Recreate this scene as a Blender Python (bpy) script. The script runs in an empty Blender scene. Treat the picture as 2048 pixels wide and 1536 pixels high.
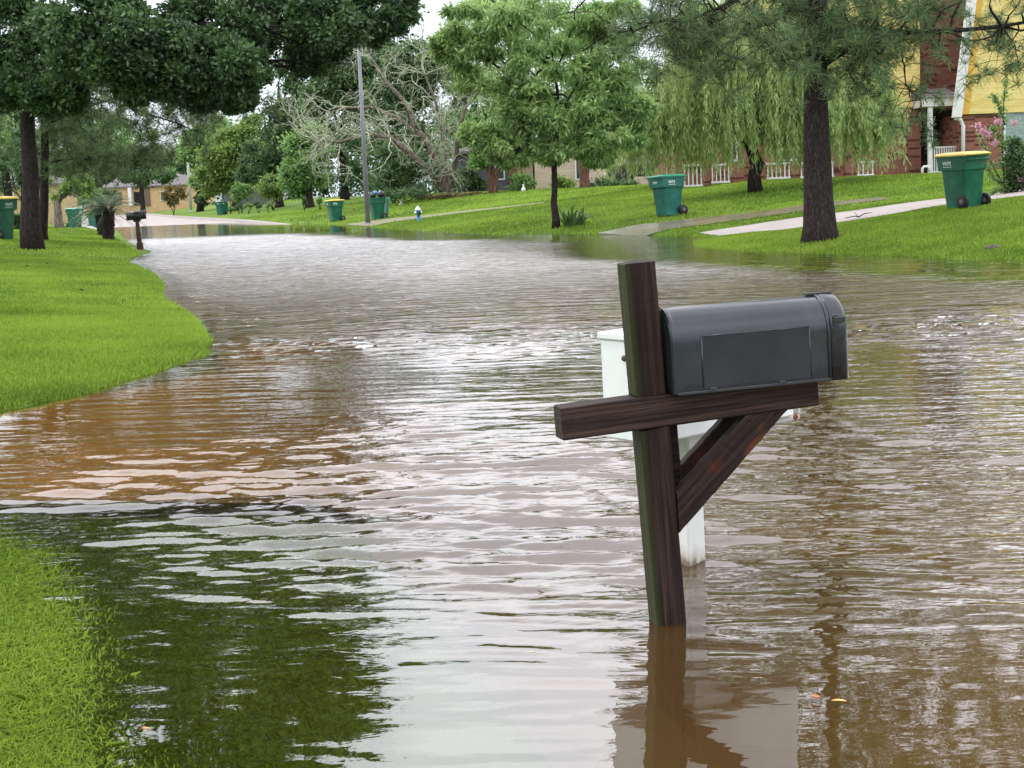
import bpy, math, random
import numpy as np
from mathutils import Vector, Matrix
random.seed(7); rng = np.random.default_rng(7)
S = bpy.context.scene; COL = S.collection
# ---------------------------------------------------------------- camera
FPX, EYE = 3000.0, 1.2
PITCH, ROLL = math.radians(7.28), math.radians(-2.3)
cd = bpy.data.cameras.new('camera'); cam = bpy.data.objects.new('camera', cd); COL.objects.link(cam)
cd.sensor_width = 36; cd.lens = 36*FPX/2048; cd.clip_start = 0.05; cd.clip_end = 3000
cam.matrix_world = Matrix.Translation((0, 0, EYE)) @ Matrix.Rotation(math.pi/2-PITCH, 4, 'X') @ Matrix.Rotation(ROLL, 4, 'Z')
S.camera = cam
S.view_settings.view_transform = 'Standard'; S.view_settings.look = 'None'
S.view_settings.exposure = 0.12; S.view_settings.gamma = 1
# ---------------------------------------------------------------- world and sun (overcast)
SUN_EL, SUN_AZ = math.radians(58), math.radians(-60)      # azimuth measured from +Y towards +X
wd = bpy.data.worlds.new('World'); S.world = wd; wd.use_nodes = True
nt = wd.node_tree; nt.nodes.clear()
def wn(t, **k):
    n = nt.nodes.new(t)
    for a, b in k.items(): setattr(n, a, b)
    return n
out = wn('ShaderNodeOutputWorld'); bg = wn('ShaderNodeBackground')
sky = wn('ShaderNodeTexSky', sky_type='NISHITA', sun_disc=False)
sky.sun_elevation = SUN_EL; sky.sun_rotation = SUN_AZ; sky.dust_density = 3.0
tc = wn('ShaderNodeTexCoord'); sep = wn('ShaderNodeSeparateXYZ')
nt.links.new(tc.outputs['Generated'], sep.inputs[0])
ramp = wn('ShaderNodeValToRGB')                           # cloud deck: brighter overhead, as overcast skies are
e = ramp.color_ramp.elements
e[0].position = 0.0; e[0].color = (9.5, 10.8, 12.2, 1); e[1].position = 1.0; e[1].color = (27, 27.5, 29.5, 1)
for p_, c_ in ((0.12, (14.5, 15.6, 17.2, 1)), (0.22, (25, 25.5, 27.2, 1)), (0.42, (34, 34, 36, 1))):
    q = e.new(p_); q.color = c_
nt.links.new(sep.outputs['Z'], ramp.inputs['Fac'])
nz = wn('ShaderNodeTexNoise'); nz.inputs['Scale'].default_value = 3.5; nz.inputs['Detail'].default_value = 5
nt.links.new(tc.outputs['Generated'], nz.inputs['Vector'])
cr = wn('ShaderNodeMapRange'); cr.inputs[1].default_value = .35; cr.inputs[2].default_value = .6
cr.inputs[3].default_value = .55; cr.inputs[4].default_value = .93
nt.links.new(nz.outputs['Fac'], cr.inputs[0])
mx = wn('ShaderNodeMix', data_type='RGBA')
nt.links.new(cr.outputs[0], mx.inputs[0]); nt.links.new(sky.outputs[0], mx.inputs[6]); nt.links.new(ramp.outputs[0], mx.inputs[7])
nt.links.new(mx.outputs[2], bg.inputs[0]); bg.inputs[1].default_value = 0.1
nt.links.new(bg.outputs[0], out.inputs[0])
sd = bpy.data.lights.new('sun', 'SUN'); sd.energy = 1.5; sd.angle = math.radians(12); sd.color = (1.0, .95, .86)
so = bpy.data.objects.new('sun', sd); COL.objects.link(so)
so.rotation_euler = (math.pi/2-SUN_EL, 0, math.pi-SUN_AZ)
# ---------------------------------------------------------------- helpers: pixel of the photo -> point in the world
MR = np.array((Matrix.Rotation(math.pi/2-PITCH, 3, 'X') @ Matrix.Rotation(ROLL, 3, 'Z')))
def ray(px, py): return MR @ np.array([(px-1024)/FPX, (768-py)/FPX, -1.0])
def W(px, py, z=0.0):
    d = ray(px, py); return np.array([0, 0, EYE]) + d*(z-EYE)/d[2]
def P(px, py, Y):
    d = ray(px, py); return np.array([0, 0, EYE]) + d*Y/d[1]
# ---------------------------------------------------------------- materials
MATS = {}
class Mat:
    def __init__(s, name):
        s.m = bpy.data.materials.new(name); s.m.use_nodes = True; s.t = s.m.node_tree; s.t.nodes.clear()
        s.o = s.n('ShaderNodeOutputMaterial'); s.b = s.n('ShaderNodeBsdfPrincipled'); s.l(s.b.outputs[0], s.o.inputs[0])
    def n(s, t, **k):
        x = s.t.nodes.new(t)
        for a, b in k.items(): setattr(x, a, b)
        return x
    def l(s, a, b): s.t.links.new(a, b)
    def coord(s, scale=(1, 1, 1), kind='Object'):
        if kind == 'World': g = s.n('ShaderNodeNewGeometry').outputs['Position']
        else: g = s.n('ShaderNodeTexCoord').outputs['Object']
        mp = s.n('ShaderNodeMapping'); mp.inputs['Scale'].default_value = scale; s.l(g, mp.inputs[0]); return mp.outputs[0]
    def noise(s, vec, scale, detail=4, rough=.55, dist=0):
        x = s.n('ShaderNodeTexNoise'); x.inputs['Scale'].default_value = scale; x.inputs['Detail'].default_value = detail
        x.inputs['Roughness'].default_value = rough; x.inputs['Distortion'].default_value = dist
        if vec is not None: s.l(vec, x.inputs['Vector'])
        return x.outputs['Fac']
    def ramp(s, fac, stops):
        r = s.n('ShaderNodeValToRGB'); e = r.color_ramp.elements
        e[0].position, e[0].color = stops[0][0], (*stops[0][1], 1); e[1].position, e[1].color = stops[-1][0], (*stops[-1][1], 1)
        for p_, c in stops[1:-1]: q = e.new(p_); q.color = (*c, 1)
        s.l(fac, r.inputs[0]); return r.outputs[0]
    def math(s, op, a, b=None, c=None):
        x = s.n('ShaderNodeMath', operation=op)
        for i, v in enumerate((a, b, c)):
            if v is None: continue
            if hasattr(v, 'links'): s.l(v, x.inputs[i])
            else: x.inputs[i].default_value = v
        return x.outputs[0]
    def mix(s, fac, a, b, blend='MIX'):
        x = s.n('ShaderNodeMix', data_type='RGBA', blend_type=blend)
        for i, v in ((0, fac), (6, a), (7, b)):
            if hasattr(v, 'links'): s.l(v, x.inputs[i])
            else: x.inputs[i].default_value = v if i == 0 else (*v, 1)
        return x.outputs[2]
    def bump(s, h, strength=.5, dist=.01):
        b = s.n('ShaderNodeBump'); b.inputs['Strength'].default_value = strength; b.inputs['Distance'].default_value = dist
        s.l(h, b.inputs['Height']); s.l(b.outputs[0], s.b.inputs['Normal']); return b
    def set(s, rough=None, spec=None, metal=None, col=None, coat=None):
        if rough is not None: s.b.inputs['Roughness'].default_value = rough
        if spec is not None: s.b.inputs['Specular IOR Level'].default_value = spec
        if metal is not None: s.b.inputs['Metallic'].default_value = metal
        if coat is not None: s.b.inputs['Coat Weight'].default_value = coat
        if col is not None:
            if hasattr(col, 'links'): s.l(col, s.b.inputs['Base Color'])
            else: s.b.inputs['Base Color'].default_value = (*col, 1)
        return s
def mixed(name, c1, c2, scale=8, rough=.6, spec=.4, bump=.2, stretch=(1, 1, 1), lo=.35, hi=.65, bd=.01, coat=None):
    if name in MATS: return MATS[name]
    M = Mat(name); v = M.coord(stretch); f = M.noise(v, scale, 5, .6)
    M.set(rough, spec, 0, M.ramp(f, [(lo, c1), (hi, c2)]), coat)
    if bump: M.bump(f, bump, bd)
    MATS[name] = M.m; return M.m
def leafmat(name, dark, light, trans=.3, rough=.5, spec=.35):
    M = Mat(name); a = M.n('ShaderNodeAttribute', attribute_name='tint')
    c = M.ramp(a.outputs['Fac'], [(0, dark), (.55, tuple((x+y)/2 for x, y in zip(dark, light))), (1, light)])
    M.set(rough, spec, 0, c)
    tr = M.n('ShaderNodeBsdfTranslucent'); M.l(M.mix(.5, c, tuple(min(1, x*1.3) for x in light)), tr.inputs[0])
    ms = M.n('ShaderNodeMixShader'); ms.inputs[0].default_value = trans
    M.l(M.b.outputs[0], ms.inputs[1]); M.l(tr.outputs[0], ms.inputs[2]); M.l(ms.outputs[0], M.o.inputs[0])
    return M.m
def barkmat(name, c1, c2, scale=6, bd=.03):
    M = Mat(name); v = M.coord((1, 1, .28)); f = M.noise(v, scale, 6, .65, .4)
    vo = M.n('ShaderNodeTexVoronoi', feature='DISTANCE_TO_EDGE'); vo.inputs['Scale'].default_value = scale*1.3; dv = M.n('ShaderNodeVectorMath', operation='ADD'); nn_ = M.n('ShaderNodeTexNoise'); nn_.inputs['Scale'].default_value = 9; M.l(v, nn_.inputs['Vector']); M.l(v, dv.inputs[0]); ns = M.n('ShaderNodeVectorMath', operation='SCALE'); ns.inputs['Scale'].default_value = .12; M.l(nn_.outputs['Color'], ns.inputs[0]); M.l(ns.outputs[0], dv.inputs[1]); M.l(dv.outputs[0], vo.inputs['Vector'])
    k = M.ramp(vo.outputs['Distance'], [(0, (.2, .2, .2)), (.16, (1, 1, 1))])
    c = M.ramp(f, [(.3, c1), (.7, c2)]); M.set(.9, .2, 0, M.mix(k, tuple(x*.5 for x in c1), c))
    h = M.math('ADD', M.math('MULTIPLY', k, .6), f); M.bump(h, .9, bd); return M.m
# ---------------------------------------------------------------- mesh building
def tag(o, label=None, cat=None, group=None, kind=None):
    if label: o['label'] = label
    if cat: o['category'] = cat
    if group: o['group'] = group
    if kind: o['kind'] = kind
    return o
def link(name, me, mat=None, parent=None, loc=None):
    o = bpy.data.objects.new(name, me)
    if mat is not None: me.materials.append(mat)
    COL.objects.link(o)
    if parent is not None:
        o.parent = parent
        if loc is None: o.location = -Vector(parent['_o']) if '_o' in parent else (0, 0, 0)
    if loc is not None: o.location = loc
    return o
def empty(name, loc, rot=None):
    o = bpy.data.objects.new(name, None); o.empty_display_size = .2; COL.objects.link(o); o.location = loc
    if rot is not None: o.rotation_euler = rot
    return o
def npmesh(name, V, Fq, smooth=False, attrs=None):
    """vertices (n,3) and faces (m,k) all of one size"""
    V = np.asarray(V, dtype=np.float32); Fq = np.asarray(Fq, dtype=np.int32); k = Fq.shape[1]
    me = bpy.data.meshes.new(name); me.vertices.add(len(V)); me.vertices.foreach_set('co', V.ravel())
    me.loops.add(Fq.size); me.loops.foreach_set('vertex_index', Fq.ravel())
    me.polygons.add(len(Fq)); me.polygons.foreach_set('loop_start', np.arange(0, Fq.size, k, dtype=np.int32))
    me.update(calc_edges=True)
    if smooth: me.polygons.foreach_set('use_smooth', np.ones(len(Fq), dtype=bool))
    for a, vals in (attrs or {}).items():
        at = me.attributes.new(a, 'FLOAT', 'POINT'); at.data.foreach_set('value', np.asarray(vals, dtype=np.float32))
    me.validate(); return me
class MB:
    def __init__(s): s.v = []; s.f = []; s.sm = []
    def add(s, vs, fs, smooth=False):
        b = len(s.v); s.v += [tuple(map(float, x)) for x in vs]; s.f += [tuple(b+i for i in f) for f in fs]; s.sm += [smooth]*len(fs); return s
    def box(s, x0, x1, y0, y1, z0, z1, M=None, bev=0):
        if bev:
            q = bev; vs = []
            for z, i in ((z0, q), (z0+q, 0), (z1-q, 0), (z1, q)):
                a, b, c, d = x0+i, x1-i, y0+i, y1-i; e = 0 if i else q
                if i: ring = [(a, c), (a, c), (b, c), (b, c), (b, d), (b, d), (a, d), (a, d)]
                else: ring = [(x0, y0+q), (x0+q, y0), (x1-q, y0), (x1, y0+q), (x1, y1-q), (x1-q, y1), (x0+q, y1), (x0, y1-q)]
                if i: ring = [(x0+q, y0+q*1.4), (x0+q*1.4, y0+q), (x1-q*1.4, y0+q), (x1-q, y0+q*1.4), (x1-q, y1-q*1.4), (x1-q*1.4, y1-q), (x0+q*1.4, y1-q), (x0+q, y1-q*1.4)]
                vs += [(x, y, z) for x, y in ring]
            fs = [tuple(range(7, -1, -1)), tuple(range(24, 32))]
            for r in range(3):
                for i in range(8): fs.append((r*8+i, r*8+(i+1) % 8, r*8+8+(i+1) % 8, r*8+8+i))
        else:
            vs = [(x, y, z) for z in (z0, z1) for x, y in ((x0, y0), (x1, y0), (x1, y1), (x0, y1))]
            fs = [(3, 2, 1, 0), (4, 5, 6, 7), (0, 1, 5, 4), (1, 2, 6, 5), (2, 3, 7, 6), (3, 0, 4, 7)]
        if M is not None: vs = [tuple(M @ Vector(v)) for v in vs]
        return s.add(vs, fs)
    def loft(s, rings, close=True, smooth=False, caps=True):
        n = len(rings[0]); vs = [p for r in rings for p in r]; fs = []
        for j in range(len(rings)-1):
            for i in range(n if close else n-1):
                fs.append((j*n+i, j*n+(i+1) % n, (j+1)*n+(i+1) % n, (j+1)*n+i))
        b = len(s.v); s.add(vs, fs, smooth)
        if caps: s.add([], []); s.f += [tuple(b+i for i in range(n-1, -1, -1)), tuple(b+(len(rings)-1)*n+i for i in range(n))]; s.sm += [False, False]
        return s
    def tube(s, pts, rad, sides=8, smooth=True, caps=True):
        pts = [np.array(p, float) for p in pts]; n = len(pts)
        if np.isscalar(rad): rad = [rad]*n
        rings = []
        ref = None
        for i in range(n):
            t = pts[min(i+1, n-1)]-pts[max(i-1, 0)]; t = t/(np.linalg.norm(t)+1e-9)
            if ref is None: ref = np.array([1, 0, 0]) if abs(t[0]) < .8 else np.array([0, 1, 0])
            a = np.cross(t, ref); a /= np.linalg.norm(a)+1e-9; b = np.cross(t, a); ref = np.cross(a, t)*1.0; ref = -b
            ref = b if False else ref
            a2, b2 = a, np.cross(t, a)
            rings.append([pts[i]+rad[i]*(math.cos(k*2*math.pi/sides)*a2+math.sin(k*2*math.pi/sides)*b2) for k in range(sides)])
            ref = np.cross(a2, t)
            ref = ref if np.linalg.norm(ref) > .1 else np.array([0, 1, 0])
            ref = -b2
        return s.loft(rings, True, smooth, caps)
    def lathe(s, prof, sides=20, c=(0, 0, 0), smooth=True, M=None):
        rings = [[(c[0]+r*math.cos(2*math.pi*k/sides), c[1]+r*math.sin(2*math.pi*k/sides), c[2]+z) for k in range(sides)] for r, z in prof]
        if M is not None: rings = [[tuple(M @ Vector(v)) for v in r] for r in rings]
        return s.loft(rings, True, smooth)
    def build(s, name, mat=None, parent=None, loc=None):
        me = bpy.data.meshes.new(name); me.from_pydata(s.v, [], s.f); me.polygons.foreach_set('use_smooth', s.sm); me.update()
        return link(name, me, mat, parent, loc)
def text_mesh(txt, size, mat, name, parent, matrix, extrude=.0015):
    cu = bpy.data.curves.new('txt', 'FONT'); cu.body = txt; cu.size = size; cu.extrude = extrude; cu.align_x = 'CENTER'; cu.align_y = 'CENTER'
    o = bpy.data.objects.new('txt', cu); COL.objects.link(o); dg = bpy.context.evaluated_depsgraph_get()
    me = bpy.data.meshes.new_from_object(o.evaluated_get(dg)); bpy.data.objects.remove(o); me.materials.clear()
    me.transform(matrix); return link(name, me, mat, parent)
def copy_tree(o, parent=None):
    c = o.copy(); COL.objects.link(c); c.parent = parent
    for ch in list(o.children): copy_tree(ch, c)
    return c
# ---------------------------------------------------------------- terrain
def xy(px, py): return tuple(W(px, py)[:2])
LEFT = [(120, 1536), (85, 1450), (110, 1350), (90, 1250), (50, 1140), (0, 1095), (-160, 1050)]
LEFT2 = [(-160, 860), (0, 823), (60, 812), (150, 790), (230, 765), (300, 745), (350, 725), (400, 705), (425, 685), (428, 668), (415, 650), (395, 628), (360, 612), (337, 600), (328, 590),
         (338, 572), (332, 558), (300, 542), (262, 532), (240, 526), (262, 519), (290, 511), (308, 502), (285, 496), (276, 490), (262, 483), (246, 468), (234, 456)]
RIGHT = [(640, 447), (700, 449), (736, 453), (800, 459), (900, 465), (1000, 469), (1100, 468), (1200, 467), (1300, 470), (1400, 474), (1430, 476), (1395, 484), (1400, 491),
         (1440, 498), (1530, 503), (1640, 507), (1760, 511), (1850, 515), (1950, 519), (2048, 522), (2250, 533)]
poly = [(14, -10), (5, -10), (2.2, -1), (.3, 1.6), (-.45, 2.3)]+[xy(*p) for p in LEFT]+[xy(*p) for p in LEFT2]+[(-26.0, 95.0), (-17.0, 95.0)]+[xy(*p) for p in RIGHT]+[(10.5, 14), (14, 4)]
poly = np.array(poly)
rightline = np.array([(-17.0, 95.0)]+[xy(*p) for p in RIGHT]+[(10.5, 14), (14, 4)])
def segdist(x, y, L, closed=False):
    A = L; B = np.roll(L, -1, 0)
    if not closed: A, B = L[:-1], L[1:]
    best = np.full(x.shape, 1e9)
    for a, b in zip(A, B):
        d = b-a; t = np.clip(((x-a[0])*d[0]+(y-a[1])*d[1])/(d@d+1e-12), 0, 1)
        best = np.minimum(best, np.hypot(x-a[0]-t*d[0], y-a[1]-t*d[1]))
    return best
def inside(x, y, L):
    c = np.zeros(x.shape, bool)
    for a, b in zip(L, np.roll(L, -1, 0)):
        k = ((a[1] > y) != (b[1] > y)) & (x < (b[0]-a[0])*(y-a[1])/((b[1]-a[1]) if b[1] != a[1] else 1e-9)+a[0]); c ^= k
    return c
CL = np.array([(11.5, -30), (7.2, -6), (5.0, 4.2), (.6, 20), (-4.7, 40), (-10.4, 60), (-21.3, 95), (-33, 130), (-44, 165), (-60, 210)])   # middle of the street
HALF = 4.5
def roadz(y): return np.interp(y, [-50, 50, 70, 88, 95, 110, 165, 260], [-.40, -.36, -.24, -.05, .0, .06, .33, .6])
def sm(a, b, x): t = np.clip((x-a)/(b-a), 0, 1); return t*t*(3-2*t)
def vnoise(x, y, s, seed):
    r = np.random.default_rng(seed); o = np.zeros_like(x)
    for i in range(5):
        a = r.uniform(0, 6.28); k = s*r.uniform(.6, 1.7); o += np.sin((x*math.cos(a)+y*math.sin(a))*k+r.uniform(0, 6.28))
    return o/5
def height0(x, y):
    d = segdist(x, y, poly, True); ins = inside(x, y, poly); dr = segdist(x, y, CL)
    cx = np.interp(y, CL[:, 1], CL[:, 0]); right = x > cx
    # dry land
    hr = np.where(d < 4.5, .12*d, .54+.095*(d-4.5)); hr = np.minimum(hr, 1.22+.002*np.maximum(y-60, 0))
    farR = sm(70, 100, y); hr = hr*(1-farR)+farR*np.minimum(.16+.10*np.maximum(dr-HALF-.3, 0), 1.22+.002*np.maximum(y-60, 0))*1
    hl = np.where(d < 4.5, .09*d, .405+.02*(d-4.5)); hl = np.minimum(hl, 1.3)
    farL = sm(85, 110, y); hl = hl*(1-farL)+farL*(roadz(y)+.12+.03*np.maximum(dr-HALF, 0)).clip(0, 1.6)
    near = (y < 16) & ~right; hl = np.where(near, .055*d, hl)
    land = np.where(right, hr, hl)+.02*vnoise(x, y, 1.3, 3)*sm(.3, 2, d)
    # flooded ground
    nr = sm(6.35, 5.95, y+.12*(x+2.1))*sm(.9, .2, x); k = .10*nr+.14*(1-nr)
    wet = -np.minimum(np.where(d < .35, k*d, k*.35+(k-.062*nr)*(d-.35)), .30)
    chan = sm(6.0, 6.2, y+.04*x)*sm(12.5, 10.5, y)*sm(.6, -.4, x); wet = wet-chan*.05*sm(0, .12, d)
    h = np.where(ins, wet, land)
    # the street bed with a verge shoulder
    bed = roadz(y)-.04
    t = sm(HALF+.55, HALF+.35, dr); drop = (h > bed) & (ins | (y > 82))
    h = np.where(drop, h*(1-t)+bed*t, h)
    far = sm(170, 300, y)
    return h*(1-far)+1.5*far
tc_ = np.linspace(-1, 1, 461)
ys = np.concatenate([[-600, -250, -90, -40, -20, -10, -5, -2, 0, 1], 2+np.cumsum(np.geomspace(.055, 2.2, 330))])
ys = ys[ys < 330]; ys = np.concatenate([ys, [360, 420, 520, 700, 1000]])
half = np.where(ys < 2, 9.0, 5+.62*np.maximum(ys, 0)); half[ys < 0] = 12+.9*np.abs(ys[ys < 0]); half[ys > 300] = half[ys > 300]*1.6
half = np.maximum(half, np.interp(ys, [-600, -90, -20, 0, 2], [700, 200, 60, 14, 6.3]))
XX = half[:, None]*tc_[None, :]*1.0; YY = np.repeat(ys[:, None], len(tc_), 1)
HH = height0(XX, YY)
def h(x, y):
    x = np.asarray(x, float); y = np.asarray(y, float)
    j = np.clip(np.searchsorted(ys, y)-1, 0, len(ys)-2); fy = (y-ys[j])/(ys[j+1]-ys[j])
    hw = half[j]*(1-fy)+half[j+1]*fy; u = (np.clip(x/hw, -1, .99999)+1)/2*(len(tc_)-1); i = np.clip(u.astype(int), 0, len(tc_)-2); fx = u-i
    return (HH[j, i]*(1-fx)+HH[j, i+1]*fx)*(1-fy)+(HH[j+1, i]*(1-fx)+HH[j+1, i+1]*fx)*fy
def base_at(px, Y):
    x = P(px, 380, Y)[0]; return np.array([x, Y, float(h(x, Y))])
def ground(px, py):
    d = ray(px, py); t = np.geomspace(2, 260, 5000); x = d[0]*t; y = d[1]*t; z = EYE+d[2]*t
    k = np.argmax(z < np.maximum(h(x, y), -5)); k = k if k > 0 else len(t)-1
    return np.array([x[k], y[k], float(h(x[k], y[k]))])
nj, ni = XX.shape; idx = np.arange(nj*ni).reshape(nj, ni)
Q = np.stack([idx[:-1, :-1], idx[:-1, 1:], idx[1:, 1:], idx[1:, :-1]], -1).reshape(-1, 4)
M = Mat('lawn_ground'); v = M.coord(kind='World')
f1 = M.noise(v, .35, 4, .6); f2 = M.noise(v, 9, 5, .7)
c = M.mix(M.ramp(f1, [(.38, (0, 0, 0)), (.62, (1, 1, 1))]), (.095, .175, .015), (.15, .245, .028))
c = M.mix(M.ramp(f2, [(.35, (0, 0, 0)), (.7, (1, 1, 1))]), M.mix(.55, c, (.03, .05, .01)), c)
M.set(.9, .15, 0, c); M.bump(f2, .8, .04)
me = npmesh('ground', np.stack([XX, YY, HH], -1).reshape(-1, 3), Q, True); GROUND = tag(link('ground', me, M.m), kind='structure')
# ---------------------------------------------------------------- flood water
WX = np.linspace(-34, 18, 260); yy_ = [2.15]
while yy_[-1] < 100: yy_.append(yy_[-1]+yy_[-1]*(.0035 if yy_[-1] < 15 else .0035+.012*min(1, (yy_[-1]-15)/6)))
WYs = np.concatenate([[-12, -6, -2, 0, 1, 1.6, 1.9], yy_])
wx, wy = np.meshgrid(np.linspace(-1, 1, 440), WYs)
wx = wx*np.where(wy < 1.7, 8, 1.3+.40*np.maximum(wy, 0)+9*sm(13, 30, wy)); gx = wx.ravel(); gy = wy.ravel()
dep = np.maximum(-h(gx, gy), 0)
dright = segdist(gx, gy, rightline)+.5*vnoise(gx, gy, .8, 5)+.25*vnoise(gx, gy, 3, 6)
amp = (.09+.91*sm(3.3, 5.1, gy+.35*vnoise(gx, gy, 2.2, 9)))
amp = np.maximum(amp, .8*sm(.75, 1.5, gx+.12*vnoise(gx, gy, 3, 14))*sm(3.4, 4.2, gy))
amp *= .10+.90*sm(2.6, 4.4, dright*np.interp(gy, [0, 25, 40], [1.6, 1.15, 1]))
amp *= .06+.94*sm(57, 51, gy+.6*vnoise(gx, gy, .5, 11)+gx*.12)
shoreL = segdist(gx, gy, poly[3:13]); amp *= .3+.7*sm(.1, 1.0, shoreL)
sh2 = segdist(gx, gy, poly[12:40]); amp *= .35+.65*sm(0, .7, sh2); amp *= 1-.72*sm(2.6, .3, sh2)*sm(13, 10, gy)*sm(5.6, 6.4, gy)
wr_ = np.random.default_rng(12); NW = 110; wz = np.zeros_like(gx)
wpx = gx+.10*vnoise(gx, gy, 1.1, 31); wpy = gy+.10*vnoise(gx, gy, .9, 32)
lam = np.where(wr_.random(NW) < .68, np.exp(wr_.uniform(np.log(.09), np.log(.22), NW)), np.exp(wr_.uniform(np.log(.045), np.log(.45), NW))); dire = math.pi/2-.12+wr_.normal(0, .13, NW)*np.where(wr_.random(NW) < .2, 3, 1)
for l_, a_ in zip(lam, dire):
    k_ = 2*math.pi/l_; wz += .21*math.sqrt(2/NW)/k_*np.sin(k_*(wpx*math.cos(a_)+wpy*math.sin(a_))+wr_.uniform(0, 6.28))
patch = np.clip(.75+.9*vnoise(gx, gy, .8, 33)+.5*vnoise(gx, gy, 2.2, 34), .25, 1.4)
# rings spreading from the two posts
for cx_, cy_ in ((.41, 4.04), (.55, 4.69)):
    r_ = np.hypot(gx-cx_, gy-cy_); wz += .0011*np.exp(-r_*1.6)*np.sin(2*math.pi*r_/.16)*sm(.03, .1, r_)
wz *= amp*patch*sm(15, 11, gy)
silt = sm(6.0, 6.35, gy+.10*(gx+2.1)+.05*vnoise(gx, gy, 3, 41))*sm(15, 10, gy+.4*vnoise(gx, gy, 1, 42))*sm(-.3, -2.4, gx+.12*(gy-8)+.5*vnoise(gx, gy, 1.2, 43))
silt = np.maximum(silt, .22*sm(.0, 1.5, gx)*sm(9, 4, gy))
Mw = Mat('flood_water'); Mw.t.nodes.remove(Mw.b)
pos = Mw.coord(kind='World')
def sc(s): mp = Mw.n('ShaderNodeMapping'); mp.inputs['Scale'].default_value = s; mp.inputs['Rotation'].default_value = (0, 0, .1); Mw.l(pos, mp.inputs[0]); return mp.outputs[0]
n1 = Mw.noise(sc((1.2, 3.6, 1)), 1.0, 2, .5, .6); n2 = Mw.noise(sc((3.4, 8.5, 1)), 1.0, 2, .5, .6); n3 = Mw.noise(sc((11, 22, 1)), 1.0, 2, .5, .3)
af = Mw.n('ShaderNodeAttribute', attribute_name='ampfar'); at = Mw.n('ShaderNodeAttribute', attribute_name='amp')
hgt = Mw.math('MULTIPLY', Mw.math('ADD', Mw.math('MULTIPLY', n1, .20), Mw.math('MULTIPLY', n2, .065)), af.outputs['Fac']); hgt = Mw.math('ADD', hgt, Mw.math('MULTIPLY', Mw.math('MULTIPLY', n3, .004), at.outputs['Fac']))
bp = Mw.n('ShaderNodeBump'); bp.inputs['Strength'].default_value = 1; bp.inputs['Distance'].default_value = 1; Mw.l(hgt, bp.inputs['Height'])
fr = Mw.n('ShaderNodeFresnel'); fr.inputs['IOR'].default_value = 1.85; Mw.l(bp.outputs[0], fr.inputs['Normal'])
gl = Mw.n('ShaderNodeBsdfGlossy'); gl.inputs['Roughness'].default_value = .025; gl.inputs['Color'].default_value = (.97, .97, .97, 1); Mw.l(bp.outputs[0], gl.inputs['Normal'])
ar = Mw.n('ShaderNodeAttribute', attribute_name='chop'); Mw.l(ar.outputs['Fac'], gl.inputs['Roughness'])
df = Mw.n('ShaderNodeBsdfDiffuse')
mudn = Mw.noise(pos, 1.1, 3, .5)
asl = Mw.n('ShaderNodeAttribute', attribute_name='silt'); Mw.l(Mw.mix(asl.outputs['Fac'], Mw.ramp(mudn, [(.35, (.042, .022, .007)), (.65, (.062, .034, .011))]), (.19, .095, .028)), df.inputs['Color'])
tp = Mw.n('ShaderNodeBsdfTransparent')
ad = Mw.n('ShaderNodeAttribute', attribute_name='depth')
Mw.l(Mw.ramp(Mw.math('MULTIPLY', ad.outputs['Fac'], 8), [(0, (.97, .97, .95)), (1, (.95, .88, .42))]), tp.inputs['Color'])
murk = Mw.math('SUBTRACT', 1, Mw.math('EXPONENT', Mw.math('MULTIPLY', ad.outputs['Fac'], -3.2)))
m1 = Mw.n('ShaderNodeMixShader'); Mw.l(murk, m1.inputs[0]); Mw.l(tp.outputs[0], m1.inputs[1]); Mw.l(df.outputs[0], m1.inputs[2])
m2 = Mw.n('ShaderNodeMixShader'); Mw.l(fr.outputs[0], m2.inputs[0]); Mw.l(m1.outputs[0], m2.inputs[1]); Mw.l(gl.outputs[0], m2.inputs[2]); Mw.l(m2.outputs[0], Mw.o.inputs[0])
a, b = wx.shape; idx = np.arange(a*b).reshape(a, b); Qw = np.stack([idx[:-1, :-1], idx[:-1, 1:], idx[1:, 1:], idx[1:, :-1]], -1).reshape(-1, 4)
land = h(gx, gy) > .12; keep = ~land[Qw].all(1)
me = npmesh('water', np.stack([gx, gy, wz], -1), Qw[keep], True, {'depth': dep, 'amp': amp, 'chop': .015+.30*amp*sm(9, 28, gy), 'ampfar': amp*sm(10, 15, gy), 'silt': silt})
tag(link('water', me, Mw.m), kind='structure')
# ---------------------------------------------------------------- street, kerbs, drives
conc = Mat('pale_concrete'); v = conc.coord(kind='World'); f = conc.noise(v, 1.2, 6, .65); f2 = conc.noise(v, 30, 3, .6)
conc.set(.8, .25, 0, conc.mix(.35, conc.ramp(f, [(.35, (.26, .225, .21)), (.65, (.37, .33, .31))]), conc.ramp(f2, [(.3, (.22, .19, .18)), (.7, (.36, .32, .30))]))); conc.bump(f2, .3, .004); conc = conc.m
wetc = Mat('wet_concrete'); v = wetc.coord(kind='World'); f = wetc.noise(v, 1.5, 6, .65)
wetc.set(.26, .5, 0, wetc.ramp(f, [(.35, (.10, .085, .05)), (.65, (.19, .165, .11))])); wetc = wetc.m
tanc = Mat('tan_drive'); v = tanc.coord(kind='World'); f = tanc.noise(v, 2.5, 6, .65)
tanc.set(.8, .2, 0, tanc.ramp(f, [(.35, (.34, .19, .07)), (.65, (.46, .27, .11))])); tanc = tanc.m
def resample(L, step):
    L = np.array(L, float); s = np.concatenate([[0], np.cumsum(np.hypot(*np.diff(L[:, :2], axis=0).T))]); n = max(2, int(s[-1]/step)+1)
    q = np.linspace(0, s[-1], n); return np.stack([np.interp(q, s, L[:, k]) for k in range(2)], 1)
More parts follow.
